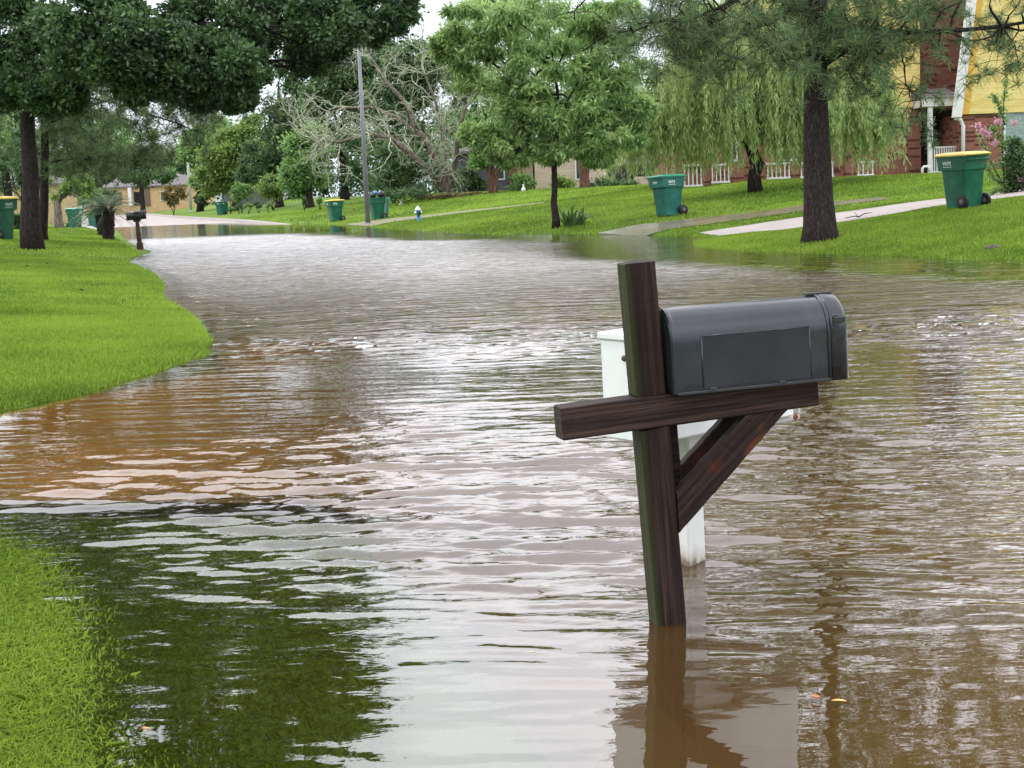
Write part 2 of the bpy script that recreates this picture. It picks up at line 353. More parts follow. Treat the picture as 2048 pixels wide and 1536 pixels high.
def strip(name, A, B, mat, off=.02, step=.3, across=6, zfun=None, kind='structure', thick=0):
    n = max(len(resample(A, step)), len(resample(B, step))); 
    def rs(L):
        L = np.array(L, float)[:, :2]; s = np.concatenate([[0], np.cumsum(np.hypot(*np.diff(L, axis=0).T))]); q = np.linspace(0, s[-1], n); return np.stack([np.interp(q, s, L[:, k]) for k in range(2)], 1)
    A, B = rs(A), rs(B); t = np.linspace(0, 1, across)[None, :, None]; G = A[:, None]*(1-t)+B[:, None]*t
    z = (zfun(G[..., 0], G[..., 1]) if zfun else h(G[..., 0], G[..., 1]))+off
    V = np.concatenate([G, z[..., None]], -1)
    if thick:
        lo = V[:, [0]].copy(); lo[..., 2] -= thick; hi = V[:, [-1]].copy(); hi[..., 2] -= thick; V = np.concatenate([lo, V, hi], 1)
    a, b = V.shape[:2]; idx = np.arange(a*b).reshape(a, b); q = np.stack([idx[:-1, :-1], idx[:-1, 1:], idx[1:, 1:], idx[1:, :-1]], -1).reshape(-1, 4)
    o = link(name, npmesh(name, V.reshape(-1, 3), q, False), mat); 
    if kind: tag(o, kind=kind)
    return o
def offs(L, d):
    L = resample(L, 3.0); t = np.gradient(L, axis=0); t /= np.linalg.norm(t, axis=1)[:, None]; return L+np.stack([t[:, 1], -t[:, 0]], 1)*d
strip('road', offs(CL, -HALF), offs(CL, HALF), conc, 0, 1.0, 8, lambda x, y: roadz(y)+.0)
for s_, nm in ((-1, 'kerb'), (1, 'kerb')):
    a_, b_ = offs(CL, s_*HALF), offs(CL, s_*(HALF+.42)); 
    if s_ > 0: a_, b_ = a_, b_
    else: a_, b_ = b_, a_
    strip(nm, a_, b_, conc, .15, 1.0, 3, lambda x, y: roadz(y), thick=.3)
def gl2(*pts): return [ground(*p)[:2] for p in pts]
strip('driveway', gl2((1195, 468), (1270, 452), (1400, 437), (1540, 422), (1660, 405), (1760, 396)), gl2((1290, 474), (1330, 462), (1430, 448), (1560, 431), (1690, 411), (1780, 400)), wetc, .025)
strip('driveway', gl2((1395, 468), (1500, 452), (1600, 437), (1720, 422), (1880, 400), (1990, 389), (2120, 372)), gl2((1440, 474), (1560, 463), (1690, 446), (1800, 428), (1905, 410), (2048, 394), (2150, 384)), conc, .03)
strip('driveway', gl2((690, 449), (760, 440), (880, 428), (1000, 415), (1090, 405)), gl2((740, 454), (790, 444), (886, 431.5), (1006, 417.5), (1090, 407)), mixed('muddy_concrete', (.09, .095, .03), (.15, .13, .06), 2), .02)
nb = [W(x, y, -.06)[:2] for x, y in ((-420, 1060), (0, 1014), (200, 1002), (500, 985), (800, 968), (1100, 940))]
fb = [W(x, y, -.06)[:2] for x, y in ((-420, 900), (0, 842), (150, 812), (330, 775), (500, 735), (800, 705))]
strip('driveway', nb, fb, tanc, .035, .2, 14, lambda x, y: np.minimum(h(x, y)*.55-.012, -.045))
# ---------------------------------------------------------------- grass blades
gm = leafmat('grass_blades', (.045, .115, .009), (.28, .40, .05), .35, .55, .25)
def drive_mask(x, y):
    m = np.zeros(x.shape, bool)
    for o in bpy.data.objects:
        if o.name.startswith('driveway'):
            n = len(o.data.vertices); V = np.empty(n*3); o.data.vertices.foreach_get('co', V); V = V.reshape(-1, 3)
            across = 14 if V[:, 1].min() < 15 else 6; G = V.reshape(-1, across, 3); L = np.concatenate([G[:, 0, :2], G[::-1, -1, :2]]); m |= inside(x, y, L)
    return m
def blades(x, y, L, wid, zmin=-.2, name='grass', lean=.5, sub=0):
    z = h(x, y); ok = (z > zmin) & ~drive_mask(x, y) & (segdist(x, y, CL) > HALF+.42); x, y, z = x[ok], y[ok], z[ok]; n = len(x)
    L = L*rng.uniform(.5, 1.25, n)*np.interp(y, [0, 10, 60], [1, 1, 1]); a = rng.uniform(0, 6.28, n); ln = rng.uniform(.1, lean, n)
    d = np.stack([np.cos(a)*ln, np.sin(a)*ln, np.ones(n)], 1); d /= np.linalg.norm(d, axis=1)[:, None]
    sd_ = np.stack([-np.sin(a), np.cos(a), a*0], 1)*wid*rng.uniform(.6, 1.3, n)[:, None]/2
    b = np.stack([x, y, z-.005], 1); mid = b+d*L[:, None]*.55; tip = b+d*L[:, None]+np.stack([np.cos(a), np.sin(a), -.6*np.ones(n)], 1)*(L*.25)[:, None]*ln[:, None]*2
    V = np.stack([b-sd_, b+sd_, mid+sd_*.8, tip, mid-sd_*.8], 1).reshape(-1, 3); Fb = np.arange(n*5).reshape(n, 5)
    pt = np.clip(.5+.55*vnoise(x, y, .45, 20)+.45*vnoise(x, y, 1.1, 21)+.35*vnoise(x, y, 4, 22)+rng.normal(0, .25, n), 0, 1)
    return V, Fb, np.repeat(pt, 5)
def region(n, y0, y1, x0f, x1f, pw=1.0):
    y = y0+(y1-y0)*rng.random(n)**pw; x = x0f(y)+(x1f(y)-x0f(y))*rng.random(n); return x, y
parts = []
def addg(*a, **k): parts.append(blades(*a, **k))
vw = lambda px: (lambda y: (px-1024)/FPX*y*1.0)
x, y = region(120000, 2.6, 7.2, lambda y: -.36*y-.1, lambda y: -.02*y-.25); hz_ = h(x, y); kk = ((hz_ > .004) & (rng.random(len(x)) < .35+25*hz_)) | ((hz_ > -.035) & (rng.random(len(x)) < .33)) | (rng.random(len(x)) < .6*np.exp(np.minimum(hz_, 0)*20)); x, y = x[kk], y[kk]; addg(x, y, .032, .0032, -.2, lean=1.5)
x, y = region(60, 2.6, 6.4, lambda y: -.36*y-.1, lambda y: -.20*y-.1); addg(x, y, .058, .004, -.03, lean=1.3)
x, y = region(130000, 8, 17, lambda y: -.37*y, lambda y: -.17*y, .8); addg(x, y, .05, .009, -.03)
x, y = region(110000, 17, 34, lambda y: -.37*y, lambda y: -.20*y, .8); addg(x, y, .055, .016, -.02)
x, y = region(70000, 34, 85, lambda y: -.38*y, lambda y: -.23*y, .8); addg(x, y, .065, .035, -.01)
x, y = region(130000, 20, 36, lambda y: .08*y, lambda y: .40*y); addg(x, y, .06, .016, -.015)
x, y = region(120000, 34, 62, lambda y: -.12*y, lambda y: .36*y); addg(x, y, .07, .03, -.01)
x, y = region(60000, 60, 100, lambda y: -.22*y, lambda y: .12*y); addg(x, y, .08, .05, -.01)
o = 0; VV, FF, TT = [], [], []
for V, Fb, T in parts: VV.append(V); FF.append(Fb+o); TT.append(T); o += len(V)
tag(link('grass', npmesh('grass', np.concatenate(VV), np.concatenate(FF), False, {'tint': np.concatenate(TT)}), gm), 'short bright green lawn grass on both banks and under the shallow edge', 'grass', kind='stuff')
# ---------------------------------------------------------------- trees
BARK = barkmat('dark_wet_bark', (.020, .015, .014), (.06, .046, .042), 17, .03)
BARKR = barkmat('reddish_bark', (.10, .05, .035), (.20, .11, .08), 6, .02)
BARKG = barkmat('grey_brown_bark', (.11, .085, .07), (.24, .20, .17), 5, .03)
LICH = mixed('lichen_twigs', (.20, .22, .15), (.42, .45, .33), 9, .95, .1, .3)
def unit(v): return v/(np.linalg.norm(v, axis=-1, keepdims=True)+1e-9)
def leaves(C, R, n, size, aspect=2.2, droop=0.0, up=.4, flat=.75, tb=None, hang=0):
    """n leaves about each clump centre; returns verts, faces, tint"""
    K = len(C); N = K*n; ci = np.repeat(np.arange(K), n)
    d = unit(rng.normal(size=(N, 3))); rr = np.minimum(np.abs(rng.normal(0, .62, N)), 1.5); off = d*rr[:, None]*R[ci][:, None]; off[:, 2] *= flat
    p = C[ci]+off
    if hang: p[:, 2] -= hang*rng.random(N)*R[ci]
    a = unit(rng.normal(size=(N, 3))+d*.6+np.array([0, 0, -droop])); nrm = unit(rng.normal(size=(N, 3))+np.array([0, 0, up])+d*.3)
    b = unit(np.cross(a, nrm)); s = size*rng.uniform(.6, 1.3, N)[:, None]; w = s/aspect
    V = np.stack([p, p+a*s*.45+b*w*.5, p+a*s, p+a*s*.45-b*w*.5], 1).reshape(-1, 3)
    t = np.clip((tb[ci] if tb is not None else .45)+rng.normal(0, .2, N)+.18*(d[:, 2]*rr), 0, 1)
    return V, np.arange(N*4).reshape(N, 4), np.repeat(t, 4)
def curve(a, b, n=6, sag=0, wob=.1):
    a = np.array(a, float); b = np.array(b, float); t = np.linspace(0, 1, n)[:, None]; L = np.linalg.norm(b-a)
    p = a+(b-a)*t; p[:, 2] += (np.sin(t*math.pi)[:, 0])*sag*L; w = rng.normal(0, wob*L/n, (n, 3)); w[0] = w[-1] = 0; return p+w
def blobs_to_clumps(blobs, Y, per=1.0, cr=.28, depth=.85):
    """blobs: crown ellipsoids given by centre, radii (in photo pixels at the crown's distance)"""
    C, R = [], []
    for bl in blobs:
        px, py, rx, ry = bl[:4]; yo = bl[4] if len(bl) > 4 else 0
        c = P(px, py, Y+yo); k = (Y+yo)/FPX; a, b = rx*k, ry*k; dd = depth*a; r0 = cr*(a*b*dd)**(1/3)
        n = max(4, int(per*11)); m = 0
        while m < n:
            d = unit(rng.normal(size=3)); rr = rng.uniform(.35, 1)**.6
            C.append(c+d*rr*np.array([a-r0*.5, dd-r0*.5, b-r0*.5])); R.append(r0*rng.uniform(.6, 1.35)); m += 1
    return np.array(C), np.array(R)
def finish_tree(name, label, cat, base, trunk, crown, mat_t, mat_l, group=None):
    root = empty(name, tuple(base)); root['_o'] = tuple(float(v) for v in base); tag(root, label, cat, group)
    if trunk is not None: trunk.build('trunk', mat_t, root)
    if crown is not None:
        V, F_, T = crown; link('crown', npmesh('crown', V, F_, False, {'tint': T}), mat_l, root)
    return root
def tree(name, label, base, Y=None, tr=.2, blobs=(), mat_t=None, mat_l=None, per=1.0, cr=.28, n=260, size=.12, aspect=2.2, limbs=14, lean=(0, 0), fork=.5, group=None, cat='tree', flare=1.5, trunks=None, droop=0, flat=.75, hang=0, depth=.85, tb=.45, extra=None):
    base = np.array(base, float); Y = Y or base[1]
    C, R = blobs_to_clumps(blobs, Y, per, cr, depth); C[:, 2] = np.maximum(C[:, 2], base[2]+R*.4)
    mb = MB(); ctr = C.mean(0); top = C[:, 2].max()
    zf = max(base[2]+.3, C[:, 2].min()-.1*R.mean()); zf = base[2]+(zf-base[2])*1.0+(ctr[2]-zf)*fork*.5
    tp_ = np.array([base[0]+lean[0], base[1]+lean[1], zf]); end = np.array([ctr[0]*.6+tp_[0]*.4, ctr[1], ctr[2]+(top-ctr[2])*.5])
    stems = trunks or [(0, 0)]
    for q in stems:
        b0 = base+np.array([q[0]*.25, q[1]*.25, -.12]); t1 = tp_+np.array([q[0], q[1], 0])
        path = list(curve(b0, t1, 6, 0, .05))+list(curve(t1, end+np.array([q[0]*2, q[1]*2, 0]), 5, 0, .15)[1:])
        hh = np.linspace(0, 1, len(path)); rad = [tr*(flare if i == 0 else (1.12 if i == 1 else 1-.25*min(1, i/5)-max(0, (i-5))*.15)) for i in range(len(path))]
        mb.tube(path, [max(r, .02) for r in rad], 10)
    order = rng.permutation(len(C))[:limbs]
    for i in order:
        a = tp_+(end-tp_)*rng.uniform(0, .8); s = stems[rng.integers(len(stems))]; a = a+np.array([s[0]*1.2, s[1]*1.2, 0]); rr = tr*.42*rng.uniform(.6, 1)
        pth = curve(a, C[i], 6, .08, .22); mb.tube(pth, list(np.linspace(rr, .012+tr*.05, 6)), 5)
        for k in range(3): mb.tube(curve(pth[3+k//2], C[i]+rng.normal(0, 1, 3)*R[i]*.8, 4, .05, .25), list(np.linspace(rr*.35, .008, 4)), 4)
    t = np.clip(tb+rng.normal(0, .16, len(C)), 0, 1)
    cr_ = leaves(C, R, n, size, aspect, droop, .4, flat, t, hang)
    if extra is not None:
        V, F_, T = cr_; C2, R2, n2, t2 = extra; V2, F2, T2 = leaves(C2, R2, n2, size*2, aspect, droop, .4, flat, t2, hang); cr_ = (np.concatenate([V, V2]), np.concatenate([F_, F2+len(V)]), np.concatenate([T, T2]))
    return finish_tree(name, label, cat, base, mb, cr_, mat_t or BARK, mat_l, group)
OAK = leafmat('oak_leaves', (.018, .047, .022), (.12, .215, .065), .25, .42, .45)
DARK = leafmat('dark_leaves', (.022, .06, .024), (.13, .22, .075), .25, .5, .35)
MID = leafmat('green_leaves', (.06, .135, .04), (.28, .43, .14), .35, .5, .35)
LIGHT = leafmat('light_leaves', (.055, .12, .025), (.25, .35, .09), .4, .5, .35)
PECAN = leafmat('compound_leaves', (.08, .18, .05), (.42, .57, .21), .35, .42, .45)
WILL = leafmat('willow_leaves', (.14, .23, .06), (.48, .58, .24), .4, .5, .3)
PINE = leafmat('pine_needles', (.035, .075, .03), (.20, .29, .11), .2, .5, .35)
# far tree rows first: they close the view beyond the lawns
far_specs = [
    # px, base py, Y, blobs, material, label
    (560, 415, 118, [(560, 290, 70, 90), (520, 330, 50, 60), (590, 210, 60, 70), (600, 130, 60, 60)], DARK, 'dark leafy tree behind the open green bin at the far kerb'),
    (470, 415, 128, [(470, 320, 62, 75), (430, 350, 45, 50), (500, 270, 40, 45)], LIGHT, 'pale yellow green tree right of the distant lamp post'),
    (400, 418, 150, [(400, 320, 50, 70), (430, 270, 35, 40)], MID, 'mid green tree just right of the distant lamp post, partly hidden by it'),
    (690, 405, 112, [(690, 270, 80, 120), (650, 200, 60, 70), (720, 180, 60, 70), (740, 115, 75, 60), (670, 110, 60, 50)], DARK, 'tall dark tree rising behind the two roadside bins'),
    (620, 408, 104, [(620, 320, 60, 75), (590, 350, 40, 45)], MID, 'rounded mid green tree left of the tall dark tree behind the bins'),
    (800, 398, 100, [(800, 290, 75, 90), (780, 200, 70, 70), (840, 160, 60, 60), (810, 120, 70, 45)], DARK, 'dark tree behind the lichen covered branches'),
    (930, 392, 108, [(930, 250, 90, 120), (900, 130, 70, 60), (960, 170, 60, 70)], MID, 'broad green tree behind the lichen tree trunk'),
    (1030, 388, 96, [(1030, 180, 100, 110), (1080, 60, 90, 70), (960, 60, 80, 55), (1010, 0, 90, 50)], PECAN, 'tall tree filling the space above the drooping street tree'),
    (1190, 385, 92, [(1190, 170, 90, 110), (1170, 60, 80, 60), (1230, 230, 60, 60)], MID, 'tall green tree right of the drooping street tree, over the beige house'),
    (1330, 380, 98, [(1330, 210, 90, 90), (1300, 300, 60, 60)], DARK, 'dark tree behind the left edge of the willow'),
    (1460, 378, 92, [(1460, 200, 110, 130), (1420, 60, 80, 70)], MID, 'tall green tree above the middle of the willow'),
    (1620, 370, 90, [(1620, 180, 110, 140), (1600, 30, 100, 70)], DARK, 'dark tree beyond the willow behind the roadside pine'),
    (350, 418, 205, [(350, 325, 60, 38), (320, 320, 40, 30)], DARK, 'low dark tree left of the distant lamp post, behind the peach house'),
    (286, 414, 168, [(300, 352, 52, 22), (245, 340, 50, 26), (190, 352, 40, 26)], DARK, 'dark tree standing in front of the peach house door'),
    (240, 420, 210, [(240, 280, 80, 65), (190, 300, 60, 50)], MID, 'tall tree rising behind the roof of the peach house'),
    (120, 425, 130, [(110, 280, 80, 80), (50, 330, 50, 50), (160, 250, 55, 55)], DARK, 'dark tree behind the row of left bins'),
    (20, 430, 105, [(20, 300, 80, 90), (0, 220, 60, 60)], DARK, 'dark tree over the yellow house at the left edge'),
    (-60, 430, 90, [(-60, 280, 90, 130)], MID, 'green tree just past the left edge beside the yellow house'),
]
for px, py, Y, bl, mt, lab in far_specs:
    b = P(px, py, Y); b[2] = float(h(b[0], b[1])) if h(b[0], b[1]) > .1 else .2
    tree('shade_tree', lab, b, Y, .28, bl, BARK, mt, 1.9, .34, 440, min(.24*Y/100, .36), 1.8, 9, group=None, depth=.8)
# wood that closes the horizon, reads as one mass
def wood(name, Ys, pxs, tops, mt, size):
    C, R = [], []
    for px, tp0 in zip(pxs, tops):
        for k in range(6):
            c = P(px+rng.uniform(-25, 25), tp0+(400-tp0)*k/5.5+rng.uniform(-12, 12), Ys+rng.uniform(-6, 6)); C.append(c); R.append(30*Ys/FPX*rng.uniform(.8, 1.4))
    V, F_, T = leaves(np.array(C), np.array(R), 420, size, 1.7, tb=np.clip(.4+rng.normal(0, .18, len(C)), 0, 1))
    tag(link(name, npmesh(name, V, F_, False, {'tint': T}), mt), 'far wood closing the view beyond the gardens', 'wood', kind='stuff')
px_ = np.arange(-350, 2500, 42); tp_ = 300+25*np.sin(px_/130)+18*np.sin(px_/47+1)-90*sm(560, 700, px_)-30*sm(1250, 1500, px_)
wood('wood', 225, px_[px_ < 420], tp_[px_ < 420]+15, MID, .5)
wood('wood', 150, px_[px_ >= 420], tp_[px_ >= 420], DARK, .42)
# oak over the left lawn
ob = ground(66, 500)
oblobs = [(60, 110, 130, 120, 0), (200, 60, 140, 120, -3), (340, 120, 110, 90, -2), (430, 60, 120, 100, 0), (560, 30, 110, 90, 2), (470, 130, 75, 65, -2), (660, 50, 90, 75, 0), (760, 30, 80, 65, 2), (-120, 80, 150, 140, 2),
          (620, 110, 45, 45, 1), (110, 190, 70, 50, -1), (30, 180, 60, 40, -1), (400, 185, 70, 35, -1), (470, 200, 40, 22, -1), (280, 165, 60, 40, -2)]
C2, R2 = blobs_to_clumps([(150, -220, 300, 230, 0), (450, -200, 260, 190, 3), (-150, -250, 260, 240, 0), (150, -560, 380, 230, 2), (520, -480, 180, 150, 4), (50, -900, 330, 190, 3), (-350, -500, 300, 300, 3), (400, -780, 170, 130, 3)], ob[1], 6, .24)
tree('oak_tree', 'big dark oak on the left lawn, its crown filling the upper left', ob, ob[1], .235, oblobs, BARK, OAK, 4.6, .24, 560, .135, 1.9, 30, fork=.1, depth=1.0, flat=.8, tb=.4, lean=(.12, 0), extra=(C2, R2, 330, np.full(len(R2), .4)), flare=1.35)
# pine helpers
def needles(C, n, L, wid, tb=.45):
    K = len(C); N = K*n; ci = np.repeat(np.arange(K), n); ax = unit(rng.normal(size=(K, 3))+np.array([0, 0, .7]))
    d = unit(rng.normal(size=(N, 3))+ax[ci]*.9); p = C[ci]; s = L*rng.uniform(.7, 1.15, N)[:, None]; sd_ = unit(np.cross(d, rng.normal(size=(N, 3))))*wid/2
    e_ = p+d*s; e_[:, 2] -= .18*s[:, 0]; V = np.stack([p-sd_*.6, p+sd_*.6, e_+sd_*.5, e_-sd_*.5], 1).reshape(-1, 3)
    t = np.clip(tb+rng.normal(0, .13, K)[ci]+rng.normal(0, .15, N), 0, 1); return V, np.arange(N*4).reshape(N, 4), np.repeat(t, 4)
def pine(name, label, base, Y, tr, trunk_px, branches, sprays, nt=26, per=30, L=.2, wid=.006, extra=None):
    base = np.array(base); mb = MB(); path = [base+np.array([0, 0, -.15])]+[base+np.array([0, 0, .25])]+[P(x, y, Y) for x, y in trunk_px]
    m = len(path); rad = [tr*1.45, tr*1.15]+list(np.linspace(tr, tr*.35, m-2)); mb.tube(path, rad, 16)
    C = []
    for br in branches:      # (pixel polyline with depth offset), radius
        pts = [P(x, y, Y+dy) for x, y, dy in br[0]]; pp = []
        for a, b in zip(pts[:-1], pts[1:]): pp += list(curve(a, b, 4, 0, .12)[:-1])
        pp.append(pts[-1]); mb.tube(pp, list(np.linspace(br[1], br[1]*.35, len(pp))), 6)
        for k in range(int(len(pp)*2.2)):
            a = pp[rng.integers(len(pp)//3, len(pp))]; e2 = a+rng.normal(0, 1, 3)*np.array([.5, .5, .35])*1.0; q = curve(a, e2, 5, rng.uniform(-.2, .2), .35); mb.tube(q, list(np.linspace(br[1]*.28, .006, 5)), 4)
            C += [q[3], q[4], (q[3]+q[4])/2+rng.normal(0, .08, 3)]
    for (px, py, rx, ry, dy, nn) in sprays:
        c = P(px, py, Y+dy); k = (Y+dy)/FPX
        for _ in range(int(nn*.5)):
            p0 = c+unit(rng.normal(size=3))*rng.random()**.5*np.array([rx*k, rx*k*.9, ry*k]); q = curve(p0, p0+unit(rng.normal(size=3)+np.array([0, 0, .3]))*rng.uniform(.35, .8), 5, .1, .35)
            mb.tube(q, [.012, .01, .008, .006, .004], 4)
            for t_ in (1, 2, 3, 4, 4): C.append(q[t_]+rng.normal(0, .05, 3))
    C = np.array(C); V, F_, T = needles(C, per, L, wid)
    if extra is not None:
        V2, F2, T2 = needles(extra, 26, L*1.8, wid*3); V = np.concatenate([V, V2]); F_ = np.concatenate([F_, F2+len(T)]); T = np.concatenate([T, T2])
    return finish_tree(name, label, 'tree', base, mb, (V, F_, T), BARK, PINE)
pb = ground(1640, 481); YP = pb[1]
sp = [(1630, 80, 60, 55, 0, 50), (1570, 30, 90, 35, 1, 40), (1750, 60, 100, 50, -1, 75), (1850, 30, 60, 28, 0, 26), (1430, 55, 70, 40, 0, 26), (1350, 60, 65, 45, 1, 26), (1295, 50, 50, 36, 1, 15), (1440, 150, 30, 40, 0, 8),
      (1740, 125, 60, 18, 0, 8), (1990, 70, 45, 40, 0, 12), (2040, 100, 25, 50, 0, 9), (1650, 0, 200, 20, 2, 45), (1590, 130, 40, 30, -1, 16), (1720, 120, 60, 30, -1, 30)]
top = P(1640, 0, YP); tops = []
for _ in range(2000):
    a = rng.uniform(0, 6.28); rr = rng.random()**.5; zz = rng.uniform(6.0, 15); w = 4.6*(1-max(0, (zz-9)/7)**1.3); tops.append([top[0]+.6+math.cos(a)*rr*w, top[1]+math.sin(a)*rr*w, zz])
br = [([(1640, 130, 0), (1700, 95, -.3), (1770, 65, -.6), (1900, 62, -.8), (2048, 45, -1)], .085), ([(1640, 110, 0), (1650, 60, .1), (1648, -20, .2), (1660, -90, 0)], .05),
      ([(1640, -20, 0), (1540, -30, 0), (1440, 15, -.3), (1400, 32, -.4), (1320, 42, -.5), (1265, 65, -.5)], .045), ([(1412, 27, -.3), (1432, 60, -.4), (1436, 110, -.4), (1400, 160, -.5)], .022),
      ([(1640, 20, 0), (1580, 20, .5), (1540, 50, .7), (1490, 60, .8), (1440, 50, .8)], .03), ([(1640, 95, 0), (1600, 70, -.5), (1560, 85, -.8), (1540, 110, -.9)], .025),
      ([(1800, 66, -.6), (1805, 120, -.6), (1812, 170, -.6), (1840, 200, -.6)], .02), ([(1740, 85, -.4), (1760, 130, -.4), (1720, 165, -.3)], .018), ([(1340, 42, -.4), (1310, 80, -.4), (1290, 110, -.4)], .015),
      ([(1350, 42, -.5), (1355, 80, -.5), (1360, 120, -.5)], .012), ([(2000, 52, -1), (2030, 90, -1), (2040, 140, -1)], .015)]
pine('pine_tree', 'thick dark trunked roadside pine on the right lawn before the willow', pb, YP, .262, [(1637, 400), (1634, 300), (1631, 200), (1632, 100), (1636, 0), (1640, -150), (1640, -500), (1640, -900)], br, sp, extra=np.array(tops), wid=.012, L=.2)
# pine behind the oak, left
pb2 = ground(86, 482); YP2 = pb2[1]
sp = [(230, 230, 120, 70, 0, 110), (150, 290, 90, 60, 1, 70), (300, 290, 80, 45, 0, 55), (370, 240, 55, 25, 0, 16), (260, 330, 90, 35, -1, 45), (110, 230, 70, 80, 0, 50), (340, 200, 70, 35, 1, 20), (440, 215, 50, 12, 0, 10), (180, 350, 70, 20, 0, 18), (20, 260, 60, 70, 0, 30)]
br = [([(90, 250, 0), (170, 215, 0), (250, 190, 0), (330, 200, -.3), (420, 222, -.5), (500, 205, -.5)], .05), ([(90, 330, 0), (150, 318, 0), (230, 322, 0), (300, 335, 0)], .04), ([(90, 200, 0), (160, 190, 0), (260, 215, 0), (350, 245, 0), (390, 262, 0)], .04)]
pine('pine_tree', 'slim pine behind the big oak on the left lawn, branches reaching right', pb2, YP2, .14, [(88, 420), (90, 300), (88, 200), (86, 100), (84, 0), (80, -150)], br, sp, per=30, wid=.017, L=.24)
# street tree with drooping compound leaves
cb = ground(1112, 456); YC = cb[1]
tree('street_tree', 'young tree with drooping compound leaves standing at the flooded kerb', cb, YC, .105, [(1110, 240, 110, 60), (1010, 300, 60, 45), (1220, 270, 80, 45), (1100, 130, 130, 70), (960, 130, 80, 60), (1230, 130, 80, 70), (1080, 40, 140, 60), (1230, 40, 70, 50), (940, 50, 70, 50),
     (1110, 300, 60, 30), (1280, 220, 40, 35), (900, 90, 40, 35), (1050, 200, 60, 50), (1190, 200, 60, 50), (1150, -50, 120, 40), (960, 270, 45, 30), (1200, 310, 40, 20)], BARK, PECAN, 2.2, .27, 260, .20, 3.6, 22, fork=.1, droop=.9, flat=.6, depth=.8, tb=.5, flare=1.35)
# other lawn trees
b = ground(118, 457); tree('young_tree', 'short grey trunked tree with sparse bright leaves before the left bins', b, b[1], .24, [(150, 395, 55, 28), (120, 370, 45, 25), (165, 370, 30, 20)], BARKG, LIGHT, 1.2, .3, 150, .17, 2, 8, fork=.1)
b = ground(35, 460); tree('crape_myrtle', 'dark multi stemmed tree beside the yellow lidded bin at the left edge', b, b[1], .09, [(30, 300, 70, 50), (60, 350, 40, 30), (40, 445, 22, 16), (60, 440, 14, 20)], BARK, DARK, 1.5, .3, 240, .16, 2, 10, trunks=[(-.35, 0), (.1, .2), (.4, -.1)], fork=.1)
b = base_at(986, 84); tree('crape_myrtle', 'reddish multi stemmed tree before the grey walled house with shutters', b, b[1], .13, [(985, 270, 60, 50), (960, 310, 35, 30), (1010, 300, 35, 30)], BARKR, MID, 1.5, .32, 260, .22, 2, 9, trunks=[(-.25, 0), (.3, .1), (0, .2)], fork=.1)
b = base_at(1170, 76); tree('crape_myrtle', 'reddish brown fluted tree between the shrubs before the beige house', b, b[1], .17, [(1170, 280, 60, 45), (1150, 240, 50, 40)], BARKR, PECAN, 1.5, .32, 260, .2, 2.5, 9, trunks=[(-.22, 0), (.22, .1), (0, -.1)], fork=.1)
# lichen-covered bare tree
lb = base_at(893, 86); YL = lb[1]; root = empty('bare_tree', tuple(lb)); root['_o'] = tuple(float(v) for v in lb)
tag(root, 'half dead spreading tree with pale lichen covered bare branches', 'tree')
mt_, mbr = MB(), MB(); ntw = [0]
def grow(p, d, L, r, lev):
    n = 5; pts = [p]; q = p.copy(); dd = d.copy()
    for i in range(n):
        dd = unit(dd+rng.normal(0, .30 if lev else .12, 3)+np.array([0, 0, .03 if lev < 3 else -.04])); q = q+dd*L/n; pts.append(q.copy())
    (mt_ if lev == 0 else mbr).tube(pts, list(.8*np.linspace(r, r*.62, n+1)), 7 if lev < 2 else 4)
    if lev >= 5: return
    nb_ = (3 if lev < 2 else (3 if rng.random() < .75 else 2))
    for k in range(nb_):
        j = n if k == 0 else rng.integers(2, n); grow(pts[j], unit(dd+rng.normal(0, .62, 3)*np.array([1, .8, .9])), L*rng.uniform(.55, .85), r*.60, lev+1)
def limb(px, r0, r1):
    pts = [lb+np.array([0, 0, -.1])]+[P(x, y, YL+dy) for x, y, dy in px]; mt_.tube(pts, list(np.linspace(r0*.85, r1*.5, len(pts))), 9); return pts
for px, r0, r1 in (([(893, 375, 0), (870, 355, -.3), (830, 315, -1), (780, 275, -1.5), (730, 266, -2), (680, 285, -2.3), (640, 280, -2.5)], .42, .13), ([(893, 372, 0), (880, 330, .2), (850, 275, .5), (800, 240, 1), (750, 215, 1.2), (700, 215, 1.0), (660, 225, .8)], .38, .12),
                   ([(895, 372, 0), (890, 320, .3), (885, 260, .3), (870, 200, .2), (850, 150, .2)], .36, .12), ([(897, 375, 0), (912, 320, -.5), (915, 270, -1), (930, 220, -1.4), (950, 180, -1.6)], .36, .1),
                   ([(830, 255, 0), (815, 210, 1), (770, 160, 1.5), (745, 120, 1.5)], .15, .08)):
    pts = limb(px, r0*.75, r1*.75) if px[0][0] != 830 else None
    if pts is None:
        pts = [P(x, y, YL+dy) for x, y, dy in px]; mt_.tube(pts, list(np.linspace(r0, r1, len(pts))), 7)
    for j in range(2, len(pts)):
        for k in range(3): grow(pts[j], unit(pts[j]-pts[j-1]+rng.normal(0, .75, 3)*np.linalg.norm(pts[j]-pts[j-1])), rng.uniform(1.1, 2.0), r1*.45, 2)
    grow(pts[-1], unit(pts[-1]-pts[-2]), 1.5, r1*.8, 1)
mt_.build('trunk', BARKG, root); mbr.build('branches', LICH, root)
